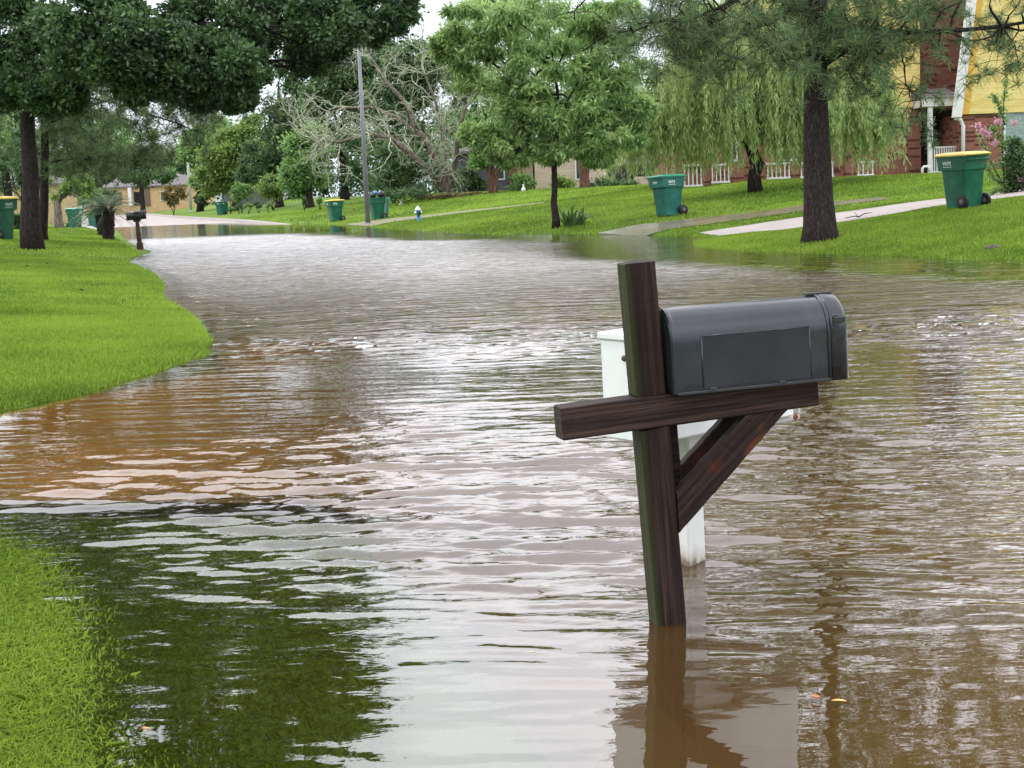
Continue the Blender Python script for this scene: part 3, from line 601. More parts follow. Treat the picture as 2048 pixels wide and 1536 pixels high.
# weeping willow
wb = ground(1511, 384); YW = min(wb[1], 54); wb = np.array([P(1511, 384, YW)[0], YW, float(h(P(1511, 384, YW)[0], YW))])
mb = MB(); root = empty('willow_tree', tuple(wb)); root['_o'] = tuple(float(v) for v in wb); tag(root, 'pale green weeping willow trailing over the white railing', 'tree')
t1 = P(1500, 290, YW); t2 = P(1490, 180, YW); mb.tube([wb+[0, 0, -.1], P(1508, 350, YW), P(1515, 330, YW), t1, t2, P(1500, 80, YW)], [.26, .2, .22, .17, .12, .06], 10)
SV, SF, ST = [], [], []; cnt = 0
heads = []
for (px, py, rx, ry, nn) in ((1500, 50, 170, 60, 260), (1340, 200, 95, 55, 150), (1640, 170, 110, 70, 150), (1430, 150, 100, 70, 130), (1560, 150, 80, 60, 110), (1710, 200, 55, 45, 60), (1275, 250, 55, 50, 60), (1740, 170, 45, 60, 50), (1500, 230, 120, 30, 90), (1420, 20, 90, 60, 70)):
    for _ in range(int(nn*1.8)):
        k = YW/FPX; heads.append((P(px, py, YW)+unit(rng.normal(size=3))*rng.random()**.4*np.array([rx*k, rx*k*.8, ry*k]), py))
for i, (hp, py) in enumerate(heads):
    if i % 12 == 0: mb.tube(curve(t1+(t2-t1)*rng.random(), hp, 6, .1, .12), list(np.linspace(.06, .015, 6)), 4)
    L = rng.uniform(1.3, 3.6); L = min(L, hp[2]-wb[2]-rng.uniform(.35, 1.9))
    if L < .4: continue
    m = int(L*27); t = np.sort(rng.random(m)); dx = rng.normal(0, .12, 2); out_ = unit((hp-t2)*[1, 1, 0])*rng.uniform(.1, .5)
    arc = np.sin(np.minimum(t*2.5, 1.57)); p = hp+np.stack([out_[0]*arc+dx[0]*t, out_[1]*arc+dx[1]*t, -L*t+.18*arc], 1)+rng.normal(0, .035, (m, 3))
    a = unit(np.stack([rng.normal(0, .35, m), rng.normal(0, .35, m), -np.ones(m)], 1)); s = rng.uniform(.14, .25, m)[:, None]; b = unit(np.cross(a, rng.normal(size=(m, 3))))*.015
    V = np.stack([p, p+a*s*.4+b, p+a*s, p+a*s*.4-b], 1).reshape(-1, 3); SV.append(V); SF.append(np.arange(m*4).reshape(m, 4)+cnt); cnt += 4*m
    ST.append(np.repeat(np.clip(rng.normal(.5, .18)+rng.normal(0, .14, m), 0, 1), 4))
mb.build('trunk', BARK, root); link('crown', npmesh('crown', np.concatenate(SV), np.concatenate(SF), False, {'tint': np.concatenate(ST)}), WILL, root)
# ---------------------------------------------------------------- shrubs
def shrub(name, label, px, py, Y, rx, ry, mt, size=.12, n=160, cat='shrub', stems=4, group=None, per=1.6, b=None):
    k = Y/FPX; c = P(px, py, Y)
    if b is None: b = np.array([c[0], Y, float(h(c[0], Y))])
    C, R = blobs_to_clumps([(px, py, rx, ry)], Y, per, .36, .9); C[:, 2] = np.maximum(C[:, 2], b[2]+.1)
    mb = MB()
    for i in range(stems): mb.tube(curve(b+[rng.normal(0, .06), rng.normal(0, .06), -.08], C[rng.integers(len(C))], 5, .05, .15), [.03, .025, .02, .015, .01], 5)
    V, F_, T = leaves(C, R, n, size, 2, tb=np.clip(.45+rng.normal(0, .14, len(C)), 0, 1)); root = empty(name, tuple(b)); root['_o'] = tuple(float(v) for v in b); tag(root, label, cat, group)
    mb.build('stems', BARK, root); link('foliage', npmesh('foliage', V, F_, False, {'tint': T}), mt, root); return root
shrub('evergreen_shrub', 'large dark rounded evergreen behind the roadside bins', 785, 345, 88, 75, 60, DARK, .2, 320, per=2.5)
shrub('evergreen_shrub', 'dark evergreen mass between the lichen tree trunk and the grey house', 935, 358, 92, 38, 34, DARK, .18, 220)
shrub('hedge', 'low dark clipped hedge along the lawn left of the lichen tree', 805, 387, 84, 62, 11, DARK, .12, 240, 'hedge')
shrub('shrub', 'green leafy shrub under the grey shuttered house front', 1045, 365, 84, 36, 22, MID, .16, 220)
shrub('shrub', 'pale green shrub right behind the street tree trunk', 1122, 368, 80, 30, 22, LIGHT, .15, 190)
shrub('shrub', 'low dark wide shrub in front of the dark pickup', 1225, 370, 78, 52, 16, DARK, .13, 220)
shrub('shrub', 'reddish green loose shrub beside the peach house window', 345, 390, 150, 28, 24, mixed('x', (0, 0, 0), (0, 0, 0)) if False else leafmat('bronze_leaves', (.10, .10, .03), (.26, .20, .08)), .26, 200)
shrub('shrub', 'spreading bright shrub right of the far open bin', 545, 375, 110, 45, 26, LIGHT, .22, 240)
shrub('shrub', 'feathery green shrub left of the spreading bright one', 480, 385, 116, 26, 20, MID, .2, 200)
shrub('shrub', 'dark wide shrub in front of the garage of the peach house', 205, 392, 140, 42, 20, DARK, .2, 260)
shrub('shrub', 'dark shrub at the foot of the distant lamp post', 405, 398, 150, 22, 16, DARK, .25, 160)
for i, (px, py, Y, rx) in enumerate([(462, 419, 118, 9), (478, 416, 114, 9), (496, 413, 111, 10), (515, 411, 108, 10), (536, 410, 105, 9), (607, 405, 97, 9), (640, 404, 94, 8)]):
    shrub('boxwood', 'small clipped round boxwood edging the far bed', px, py-3, Y, rx, 8, DARK if i % 2 else MID, .1, 130, 'shrub', 2, 'clipped boxwoods edging the far bed', per=.7)
# crape myrtle with pink flowers at the right edge
fb_ = ground(2028, 387); root = shrub('crape_myrtle', 'dark leaved shrub with pink blossom at the right edge by the bin', 2040, 330, fb_[1], 40, 60, OAK, .075, 420, 'shrub', 9, per=2.6, b=fb_)
C = [P(x, y, fb_[1]-.2) for x, y in ((1966, 262), (1955, 252), (1998, 243), (1990, 285), (2030, 246), (2044, 358), (1975, 268))]
V, F_, T = leaves(np.array(C), np.full(len(C), .10), 90, .045, 1.2); link('blossom', npmesh('blossom', V, F_, False, {'tint': T}), leafmat('pink_petals', (.45, .22, .30), (.75, .48, .56)), root)
C, mb = [], MB()
for pts in ([(2010, 390), (2005, 300), (2008, 200), (2012, 160)], [(2015, 385), (1985, 330), (1960, 268)], [(2012, 300), (1990, 262), (1985, 255)], [(2010, 250), (1995, 205), (1985, 190)], [(2020, 380), (1985, 355), (1972, 330)], [(2020, 380), (1990, 380), (1975, 400)]):
    q = [P(x, y, fb_[1]-.1) for x, y in pts]; mb.tube(q, list(np.linspace(.02, .006, len(q))), 5)
    for a_, b_ in zip(q[:-1], q[1:]): C += [a_+(b_-a_)*t for t in np.linspace(.1, 1, 6)]
V, F_, T = leaves(np.array(C), np.full(len(C), .10), 22, .07, 2); link('foliage', npmesh('foliage', V, F_, False, {'tint': T}), MID, root); mb.build('stems', BARK, root)
# strap-leaved plant by the street tree
def strap_plant(name, label, b, n, L, wd_, mt, cat='plant', spread=1.0, zup=.9, parent=None, name2=None):
    V, F_, T = [], [], []; k = 0
    for i in range(n):
        a = rng.uniform(0, 6.28); ll = L*rng.uniform(.6, 1.1); o = np.array([math.cos(a), math.sin(a), 0]); sd_ = np.array([-math.sin(a), math.cos(a), 0])*wd_/2; lean = rng.uniform(.25, 1)*spread; st = b+o*rng.uniform(0, .12)+np.array([rng.normal(0, spread*.12), rng.normal(0, .12), 0])
        m = 6
        for j in range(m):
            t = j/(m-1); c = st+o*ll*lean*t**1.2+np.array([0, 0, ll*(zup*t-.75*lean*t**2.4)]); w = math.sin(math.pi*min(.97, .12+t*.88))**.7; V += [c-sd_*w, c+sd_*w]
            if j: F_.append((k+2*j-2, k+2*j-1, k+2*j+1, k+2*j))
        T += [rng.uniform(.1, .9)]*(2*m); k += 2*m
    if parent is not None: return link(name2, npmesh(name2, V, F_, True, {'tint': T}), mt, parent)
    return tag(link(name, npmesh(name, np.array(V)-b, F_, True, {'tint': T}), mt, loc=tuple(b)), label, cat)
pl = ground(1145, 452); strap_plant('lily_clump', 'dark strap leaved clump at the foot of the street tree', pl+np.array([0, 0, -.03]), 60, .85, .06, DARK, 'plant', 1.0, 1.0)
# two sago palms
SAGO = leafmat('sago_fronds', (.035, .09, .04), (.17, .29, .14), .15, .4, .5)
def sago(px, py, label, hgt, r, lean):
    b = ground(px, py); root = empty('sago_palm', tuple(b)); root['_o'] = tuple(float(v) for v in b); tag(root, label, 'palm'); mb = MB(); top_ = b+np.array([lean, 0, hgt])
    pts = [b+(top_-b)*t+np.array([0, 0, -.1*(1-t)]) for t in np.linspace(0, 1, 9)]; mb.tube(pts, [r*(1+.10*(i % 2)) for i in range(9)], 12, False)
    for i in range(70):
        a = rng.uniform(0, 6.28); c = b+(top_-b)*rng.random(); o = np.array([math.cos(a), math.sin(a), 0]); mb.tube([c+o*r*.8, c+o*(r+.05)+[0, 0, .06]], [.025, .008], 4)
    mb.build('trunk', BARK, root); V, F_, T = [], [], []; k = 0
    for i in range(84):
        a = rng.uniform(0, 6.28); el = rng.uniform(-.1, 1.25); L = rng.uniform(1.15, 1.75); o = np.array([math.cos(a), math.sin(a), 0]); sd_ = np.array([-math.sin(a), math.cos(a), 0]); prev = None; tt = rng.uniform(.1, .8)
        for j in range(15):
            t = j/14; c = top_+o*L*math.cos(el)*t+np.array([0, 0, L*(math.sin(el)*t-.55*t*t)]); ll = .25*math.sin(math.pi*(.12+.85*t))
            for s_ in (-1, 1):
                tip = c+sd_*s_*ll+o*.06+np.array([0, 0, .02]); V += [c-o*.028, c+o*.028, tip]; F_.append((k, k+1, k+2)); T += [tt]*3; k += 3
            if prev is not None: V += [prev+[0, 0, .01], prev-[0, 0, .012], c]; F_.append((k, k+1, k+2)); T += [.6]*3; k += 3
            prev = c
    link('fronds', npmesh('fronds', V, F_, False, {'tint': T}), SAGO, root)
sago(217, 480, 'front sago palm with stubby dark trunk on the left verge', 1.0, .2, .08)
sago(204, 472, 'rear sago palm leaning behind the front one on the left verge', 1.0, .14, -.1)
# ---------------------------------------------------------------- mailboxes
def woodmat(name, axis, rust=False, algae=None, tone=1.0):
    tone *= .72
    M = Mat(name); s = [40, 40, 40]; s[axis] = 1.3; v = M.coord(tuple(s)); f = M.noise(v, 1.6, 8, .68, .5); v2 = M.coord(tuple(3 if i != axis else .8 for i in range(3))); g = M.noise(v2, 1.0, 4, .6)
    wv = M.n('ShaderNodeTexWave', wave_type='RINGS'); s2 = [3.2, 3.2, 3.2]; s2[axis] = .25; mv = M.coord(tuple(s2)); M.l(mv, wv.inputs['Vector']); wv.inputs['Scale'].default_value = 4.5; wv.inputs['Distortion'].default_value = 5; wv.inputs['Detail'].default_value = 4; wv.inputs['Detail Scale'].default_value = 1.4
    c = M.ramp(f, [(.32, tuple(tone*x for x in (.004, .0025, .0022))), (.5, tuple(tone*x for x in (.019, .0095, .0068))), (.72, tuple(tone*x for x in (.075, .044, .032)))])
    c = M.mix(M.math('MULTIPLY', wv.outputs['Fac'], .22), c, tuple(tone*x for x in (.035, .022, .018)))
    c = M.mix(M.ramp(g, [(.5, (0, 0, 0)), (.66, (.55, .55, .55))]), c, tuple(tone*x for x in (.022, .007, .005)))
    if rust:
        for (kx, kz, rad_, sx_, col_) in ((.165, .012, .020, .75, (.05, .011, .004)), (.285, -.028, .010, .3, (.085, .026, .009)), (.33, -.012, .007, .5, (.075, .022, .008))):
            dn = M.n('ShaderNodeVectorMath', operation='DISTANCE'); mp_ = M.n('ShaderNodeMapping'); mp_.inputs['Scale'].default_value = (sx_, 0, 1); M.l(M.n('ShaderNodeTexCoord').outputs['Object'], mp_.inputs[0]); M.l(mp_.outputs[0], dn.inputs[0]); dn.inputs[1].default_value = (kx*sx_, 0, kz)
            kd = M.math('ADD', dn.outputs['Value'], M.math('MULTIPLY', M.math('SUBTRACT', f, .5), .06)); c = M.mix(M.ramp(M.math('DIVIDE', kd, rad_*2), [(.15, (.85, .85, .85)), (.6, (0, 0, 0))]), c, col_)
    if algae is not None:
        geo = M.n('ShaderNodeTexCoord'); sx = M.n('ShaderNodeSeparateXYZ'); M.l(geo.outputs['Object'], sx.inputs[0]); k = M.math('ADD', sx.outputs['X'], M.math('MULTIPLY', M.math('SUBTRACT', f, .5), .03))
        c = M.mix(M.ramp(M.math('MULTIPLY', k, 10), [(.0, (.7, .7, .7)), (.16, (.0, .0, .0))]), c, (.026, .036, .007))
    M.set(.62, .16, 0, c); hh = M.math('ADD', M.math('MULTIPLY', f, 1.4), M.math('MULTIPLY', wv.outputs['Fac'], .35)); M.bump(hh, 1.0, .004); return M.m
TH, TI = .2081, .0614
mbm = Matrix.Translation((.3739, 4.0071, 0)) @ Matrix.Rotation(TH, 4, 'Z') @ Matrix.Rotation(-TI, 4, 'Y')
post = empty('mailbox_post', (0, 0, 0)); post.matrix_world = mbm; tag(post, 'dark weathered wooden mailbox post with cross arm and braces standing in the flood', 'post')
s = .0845
def rough_box(x0, x1, y0, y1, z0, z1, axis, seed=0, jit=.0004, cuts=26, capdrop=0):
    """timber with slightly uneven edges along its length"""
    r = np.random.default_rng(seed); lo = [x0, y0, z0]; hi = [x1, y1, z1]; oth = [i for i in range(3) if i != axis]; rings = []
    c8 = []; q = .004
    a0, a1, b0, b1 = lo[oth[0]], hi[oth[0]], lo[oth[1]], hi[oth[1]]
    base8 = [(a0, b0+q), (a0+q, b0), (a1-q, b0), (a1, b0+q), (a1, b1-q), (a1-q, b1), (a0+q, b1), (a0, b1-q)]
    for k in range(cuts+1):
        t = k/cuts; L = lo[axis]+(hi[axis]-lo[axis])*t; ring = []
        for i, (a, b) in enumerate(base8):
            p_ = [0, 0, 0]; p_[axis] = L+(r.normal(0, .0022) if k in (0, cuts) else 0); p_[oth[0]] = a+r.normal(0, jit)*.6; p_[oth[1]] = b+r.normal(0, jit)*.6; ring.append(tuple(p_))
        rings.append(ring)
    return rings
WZ, WX_ = woodmat('wet_post_wood', 2, False, True), woodmat('grey_cross_arm_wood', 0, False, None, 1.35)
m = MB(); m.loft(rough_box(0, s, 0, s, -.45, .547, 2, 1)); m.loft(rough_box(0, s, .003, s, .642, 1.0, 2, 2)); m.loft(rough_box(.003, s-.003, .03, s-.002, .5, .70, 2, 3)); m.build('upright', WZ, post)
m = MB(); m.loft(rough_box(-.215, .518, -.004, s-.004, .5505, .638, 0, 4)); arm = m.build('cross_arm', WX_, post)
m = MB(); m.tube([(-.185, -.0045, .608), (-.185, -.0055, .608)], .0045, 10); m.build('bolt_hole', mixed('black_hole', (.004, .004, .004), (.006, .005, .005)), arm)
BR = woodmat('brace_wood', 0, True, None, 1.15)
def brace(y0, y1, name, mat_, lift=0, dx=0):
    m = MB(); p0 = np.array([s+.006+dx, .255+lift]); 
    # outline in the u-w plane: plumb cut at post, level cut under the arm
    pts = [(s+.002+dx, .37+lift), (s+.002+dx, .245+lift), (s+.016+dx, .24+lift), (.405+dx, .5500), (.295+dx, .5500)]
    m.add([(x, y0, z) for x, z in pts]+[(x, y1, z) for x, z in pts], [tuple(range(5)), tuple(range(9, 4, -1))]+[(i, i+5, (i+1) % 5+5, (i+1) % 5) for i in range(5)]); o = m.build(name, mat_, post); return o
def brace_obj(y0, y1):
    p0, p1 = Vector((s+.001, 0, .305)), Vector((.37, 0, .5505)); d = p1-p0; ang = math.atan2(d.z, d.x); L = d.length; w = .083
    m = MB(); n_ = 20; ca, sa = math.cos(ang), math.sin(ang); rings = []
    # in brace-local coordinates (x along the brace) so that the grain runs along it
    def loc(u, w_): u -= p0.x; w_ -= p0.z; return (u*ca+w_*sa, -u*sa+w_*ca)
    top_u = (s+.001, .365); bot = (s+.001, .252)
    a = loc(*top_u); b = loc(*bot); c = loc(.425, .5502); d_ = loc(.305, .5502)
    r = np.random.default_rng(9); N = 24
    for k in range(N+1):
        t = k/N; hi = np.array(a)*(1-t)+np.array(d_)*t; lo = np.array(b)*(1-t)+np.array(c)*t; j = r.normal(0, .0006, 4)
        rings.append([(lo[0], y0+.003, lo[1]+j[0]), (lo[0]*.98+hi[0]*.02, y0+j[2], lo[1]+.003), (hi[0], y0+j[3], hi[1]-.003), (hi[0], y0+.003, hi[1]+j[1]), (hi[0], y1-.003, hi[1]+j[1]), (hi[0], y1, hi[1]-.003), (lo[0], y1, lo[1]+.003), (lo[0], y1-.003, lo[1]+j[0])])
    m.loft(rings); o = m.build('brace', BR, post, loc=(p0.x, 0, p0.z)); o.rotation_euler = (0, -ang, 0); return o
brace_obj(-.002, .036); brace_obj(.115, .150)
m = MB(); m.loft(rough_box(.088, .135, .09, .135, .33, .5495, 2, 8, cuts=8)); m.loft(rough_box(.02, .50, s+.001, .152, .572, .634, 0, 9)); m.build('backing_board', woodmat('dark_backing_wood', 0, False, None, .6), post)
# the black mailbox itself
Mx = Mat('wet_black_metal'); v = Mx.coord((1, 1, 1)); f = Mx.noise(v, 7, 5, .6, .8); wet = Mx.n('ShaderNodeTexCoord'); sx = Mx.n('ShaderNodeSeparateXYZ'); Mx.l(wet.outputs['Object'], sx.inputs[0])
edge = Mx.math('ADD', sx.outputs['Z'], Mx.math('MULTIPLY', Mx.math('SUBTRACT', Mx.noise(v, 14, 3, .5), .5), .14)); dry = Mx.ramp(Mx.math('MULTIPLY', edge, 12), [(.30, (0, 0, 0)), (.36, (1, 1, 1))])
Mx.set(None, .5, 0, Mx.mix(dry, (.006, .008, .010), Mx.ramp(f, [(.3, (.009, .011, .014)), (.7, (.019, .022, .027))])))
Mx.l(Mx.mix(dry, (.08, .08, .08), Mx.ramp(f, [(.3, (.15, .15, .15)), (.7, (.26, .26, .26))])), Mx.b.inputs['Roughness']); BLK = Mx.m
black = mixed('black_metal_trim', (.012, .013, .015), (.02, .022, .024), 20, .3, .5, 0)
zb = .6385; u0, u1 = .0905, .550; v0, v1 = -.034, .148; wdt = v1-v0
box = empty('mailbox', (0, 0, 0)); box.matrix_world = mbm @ Matrix.Translation((0, 0, zb)) @ Matrix.Translation((u0, -.034, 0)) @ Matrix.Rotation(.025, 4, 'Z') @ Matrix.Rotation(.036, 4, 'Y') @ Matrix.Translation((0, -.006, .002)) @ Matrix.Translation((-u0, .034, 0)); tag(box, 'glossy black arched metal mailbox on the near wooden post', 'mailbox')
def arch(u, gr=0, z0=.0, hh=.226, n=18):
    r = wdt/2+gr; c = (v0+v1)/2; zc = hh-wdt/2; p = [(u, c-r, z0)]
    for k in range(n+1): a = math.pi*k/n; p.append((u, c-r*math.cos(a), zc+r*math.sin(a)))
    p.append((u, c+r, z0)); return p
m = MB(); us = [u0, u0+.003, u0+.003, u0+.012, u0+.016, u0+.030, u0+.033, u1-.02, u1]; gr = [-.004, 0, .003, .003, 0, 0, .0005, .0, .0]
m.loft([arch(a, g) for a, g in zip(us, gr)], True, True); body = m.build('body', BLK, box)
for p_ in body.data.polygons:
    if len(p_.vertices) > 4: p_.use_smooth = False
body.data.set_sharp_from_angle(angle=math.radians(32))
m = MB(); du = [u1+.0005, u1+.0025, u1+.040, u1+.046, u1+.055]; g2 = [.002, .004, .004, .001, -.010]; m.loft([arch(a, g, -.004) for a, g in zip(du, g2)], True, True); door = m.build('door', BLK, box)
m = MB(); m.loft([arch(u1-.010, .002), arch(u1-.008, .0042), arch(u1-.002, .0042), arch(u1, .002)], True, True); m.build('rim', black, box)
m = MB(); m.box(u1+.006, u1+.040, v0-.016, v0-.009, .155, .172, bev=.002); m.box(u1+.004, u1+.022, v0-.013, v0-.0075, .145, .178, bev=.002); m.build('latch', black, door)
m = MB(); m.box(u1-.03, u1+.046, (v0+v1)/2-.012, (v0+v1)/2+.012, .2275, .2335, bev=.001); m.build('hinge_tab', black, door)
# embossed side panel: raised rim line
m = MB(); pu0, pu1, pz0, pz1 = u0+.085, u1-.062, .012, .150; yv = v0-.0005
for a, b in (((pu0, pz0), (pu0, pz1)), ((pu0, pz1), (pu1, pz1)), ((pu1, pz1), (pu1, pz0))): m.tube([(a[0], yv, a[1]), (b[0], yv, b[1])], .0025, 8)
m.box(pu0+.001, pu1-.001, yv-.0018, v0+.002, pz0, pz1-.001); m.build('side_panel', mixed('satin_black_panel', (.007, .009, .012), (.015, .018, .022), 7, .17, .5, .12), box)
m = MB(); m.box(u0+.01, u1-.004, v0-.006, v0+.006, -.004, .004, bev=.0015)
for x in (u0+.10, u0+.30): m.box(x, x+.022, v0-.0065, v0+.001, -.002, .010, bev=.002)
m.build('base_flange', black, box)
# white plastic mailbox behind
wm = Matrix.Translation((.545, 4.69, 0)) @ Matrix.Rotation(math.radians(37), 4, 'Z') @ Matrix.Rotation(-.02, 4, 'Y')
WH = mixed('white_plastic', (.60, .63, .62), (.72, .74, .72), 6, .35, .5, .05); WHD = mixed('shaded_white_plastic', (.34, .35, .32), (.46, .47, .43), 5, .4, .4, .05)  # greyer copy has the shade under the box put into the white plastic's colour
wr = empty('white_mailbox', (0, 0, 0)); wr.matrix_world = wm; tag(wr, 'white plastic mailbox on a white post behind the black one', 'mailbox')
m = MB(); m.box(-.038, .038, -.038, .038, -.45, .354, bev=.004); 
SM = Mat('mud_splashed_plastic'); sz = SM.n('ShaderNodeSeparateXYZ'); SM.l(SM.n('ShaderNodeTexCoord').outputs['Object'], sz.inputs[0]); fz = SM.math('ADD', sz.outputs['Z'], SM.math('MULTIPLY', SM.math('SUBTRACT', SM.noise(SM.coord((1, 1, .4)), 22, 4, .6), .5), .12))
SM.set(.4, .45, 0, SM.ramp(SM.math('MULTIPLY', fz, 4), [(.02, (.16, .13, .08)), (.10, (.42, .40, .34)), (.28, (.60, .61, .58)), (1, (.66, .68, .66))])); m.build('post', SM.m, wr)
m = MB(); X0, X1, Yl, Yh = -.29, .33, -.166, .05
m.box(X0, X1, Yl, Yh, .447, .752, bev=.006); m.build('body', WH, wr)
m = MB(); m.box(X0-.006, X1+.006, Yl-.006, Yh+.006, .7525, .774, bev=.004); m.build('top_ridge', WH, wr)
m = MB(); m.box(-.10, .07, -.12, .045, .355, .4465, bev=.006); m.build('skirt', WHD, wr)
m = MB(); m.box(.08, .375, -.15, -.06, .428, .4465, bev=.004); m.box(.365, .377, -.15, -.06, .447, .47, bev=.002); m.build('support_arm', WHD, wr)
RU = mixed('rust', (.10, .025, .01), (.28, .10, .035), 60, .8, .2, .3)
for x, y_, z_, ax_ in ((.35, -.1515, .44, 'X'), (X0-.0005, -.06, .70, 'Y')): m = MB(); m.lathe([(.0, .006), (.007, .005), (.010, .0), (.010, -.002)], 12, M=Matrix.Translation((x, y_, z_)) @ Matrix.Rotation(math.pi/2 if ax_ == 'X' else -math.pi/2, 4, ax_)); m.build('bolt', RU if z_ < .6 else mixed('dark_steel', (.06, .03, .02), (.1, .06, .05)), wr)
# far mailbox at the left verge
fm = W(281, 501, 0); fr_ = empty('mailbox', tuple(fm), (0, math.radians(-2.5), .15)); tag(fr_, 'small dark mailbox on a reddish post at the far end of the left lawn', 'mailbox')
q = fm[1]/FPX
m = MB(); m.box(-.06, .06, -.06, .06, -.3, .52, bev=.006); m.box(-.1, .1, -.055, .055, .80, .86); m.box(-.05, .05, -.05, .05, .5, .82, bev=.005); m.box(-.085, .085, -.075, .075, .0, .22, bev=.01); m.build('post', mixed('red_brown_timber', (.035, .012, .008), (.08, .03, .02), 9), fr_)
m = MB()
def arch2(x, r, hh): return [(x, -r, .86)]+[(x, -r*math.cos(math.pi*k/10), .86+hh-r+r*math.sin(math.pi*k/10)) for k in range(11)]+[(x, r, .86)]
m.loft([arch2(-.27, .11, .24), arch2(.22, .11, .24)], True, True); m.build('body', black, fr_)
m = MB(); m.loft([arch2(.221, .118, .25), arch2(.255, .118, .25)], True, True); m.box(.15, .17, -.125, -.112, .98, 1.18); m.build('door', black, fr_)
# ---------------------------------------------------------------- wheeled bins
GREEN = mixed('green_bin_plastic', (.0, .065, .036), (.012, .125, .07), 5, .38, .45, .02); GREEN2 = mixed('blue_green_bin_plastic', (.003, .08, .062), (.018, .145, .115), 5, .4, .45, .02)
YEL = mixed('yellow_lid_plastic', (.55, .37, .03), (.66, .48, .07), 4, .4, .4, .02); LID = mixed('green_lid_plastic', (.01, .20, .12), (.02, .26, .16), 3, .35, .5, .02)
BLKP = mixed('black_rubber', (.008, .008, .008), (.02, .02, .02), 12, .6, .3, .1); SIGNW = mixed('white_print', (.70, .74, .72), (.8, .82, .8), 9, .6, .2, 0)
def rr(w, d, z, y0=0, q=.05, n=3):
    p = []
    for cx, cy, a0 in ((w/2-q, d/2-q, 0), (-w/2+q, d/2-q, 90), (-w/2+q, -d/2+q, 180), (w/2-q, -d/2+q, 270)):
        for k in range(n+1): a = math.radians(a0+90*k/n); p.append((cx+q*math.cos(a), y0+cy+q*math.sin(a), z))
    return p
def make_bin(lidmat, body_mat, label, px, py, rotz, scale=1.0, tilt=0, open_=False, lab=True, fallen=0, side='left'):
    b = ground(px, py); r = empty('wheeled_bin', (b[0], b[1], b[2]-.01), (0, tilt, rotz)); r.scale = (scale,)*3; tag(r, label, 'bin', 'green wheeled bins put out along the street')
    m = MB()   # front faces -Y, wheels at +Y
    m.loft([rr(.47, .50, .02, 0), rr(.50, .54, .25, 0), rr(.545, .62, .70, -.0), rr(.56, .64, .745, 0), rr(.615, .74, .76, -.02), rr(.64, .78, 1.00, -.02), rr(.68, .82, 1.005, -.02), rr(.68, .82, 1.03, -.02)], True, False); bd = m.build('body', body_mat, r)
    for p_ in bd.data.polygons: p_.use_smooth = len(p_.vertices) == 4
    bd.data.set_sharp_from_angle(angle=math.radians(35)) if hasattr(bd.data, 'set_sharp_from_angle') else None
    m = MB()
    m.tube([(-.26, .39, .93), (-.26, .45, .95), (.26, .45, .95), (.26, .39, .93)], .016, 8)
    m.build('handle', body_mat, r)
    if open_:
        m = MB(); m.loft([rr(.70, .84, .0, 0), rr(.70, .84, .03, 0), rr(.5, .6, .06, 0)], True, False); l = m.build('lid', lidmat, r, loc=(0, .46, .62)); l.rotation_euler = (math.radians(-98), 0, 0)
    else:
        m = MB(); m.loft([rr(.71, .86, 1.031, -.01), rr(.715, .87, 1.055, -.01), rr(.60, .74, 1.09, -.02), rr(.35, .45, 1.105, -.02)], True, False); m.box(-.30, .30, .40, .47, 1.035, 1.06, bev=.008); m.build('lid', lidmat, r)
    for sx_ in (-1, 1):
        m = MB(); m.lathe([(.04, -.035), (.13, -.035), (.142, -.02), (.142, .02), (.13, .035), (.04, .035)], 22, M=Matrix.Translation((sx_*.29, .27, .142)) @ Matrix.Rotation(math.pi/2, 4, 'Y')); w = m.build('wheel', BLKP, r)
        m = MB(); m.lathe([(0, -.042), (.055, -.042), (.06, -.03), (.06, .03), (.055, .042), (0, .042)], 12, M=Matrix.Translation((sx_*.29, .27, .142)) @ Matrix.Rotation(math.pi/2, 4, 'Y')); m.build('hub', mixed('grey_hub', (.05, .05, .055), (.10, .10, .11)), w)
    if lab:
        for sx_ in ((-1, 1) if lab is True else ()):
            mm = Matrix.Translation((sx_*.3225, -.10, .89)) @ Matrix.Rotation(sx_*math.pi/2, 4, 'Z') @ Matrix.Rotation(math.pi/2, 4, 'X'); text_mesh('WM', .125, SIGNW, 'lettering', r, mm)
            m = MB(); y_a, y_b = (-.02, .10); m.box(sx_*.3225-.002, sx_*.3225+.002, -.10-.10 if sx_ < 0 else -.10-.1, -.10+.13, .822, .830); m.build('underline', SIGNW, r)
        mm = Matrix.Translation((0, -.408, .89)) @ Matrix.Rotation(math.pi/2, 4, 'X'); text_mesh('WM', .10, SIGNW, 'lettering', r, mm)
    return r, b
R_ = math.radians
make_bin(YEL, GREEN, 'green bin with yellow lid at the right edge beside the flowering shrub', 1928, 416, R_(207), .97, R_(2))
make_bin(LID, GREEN2, 'green bin with green lid leaning on the lawn beside the flooded driveway', 1338, 432, R_(-58), 1.06, R_(-3))
make_bin(YEL, GREEN, 'green bin with yellow lid just left of the near lamp post', 672, 443, R_(-62), 1.0, R_(-3))
ab, abp = make_bin(LID, GREEN, 'overfull open green bin with black bags just right of the lamp post', 756, 439, R_(-70), 1.0, R_(-2), open_=True, lab=False)
m = MB(); m.box(-.102, .102, -.4125, -.409, .80, .99); m.build('sticker', SIGNW, ab)
m = MB(); m.box(-.3245, -.3205, -.09, .10, .80, .99); m.build('sticker', SIGNW, ab)
make_bin(LID, GREEN2, 'open green bin on the far right verge by the yellow marker stake', 443, 430, R_(-25), 1.0, 0, open_=True)
make_bin(YEL, GREEN, 'green bin with yellow lid cut by the left edge of the photo', 0, 480, R_(150), 1.2, 0)
make_bin(LID, GREEN2, 'closed teal green bin on the left verge right of the grey trunk', 151, 456, R_(160), 1.0, 0)
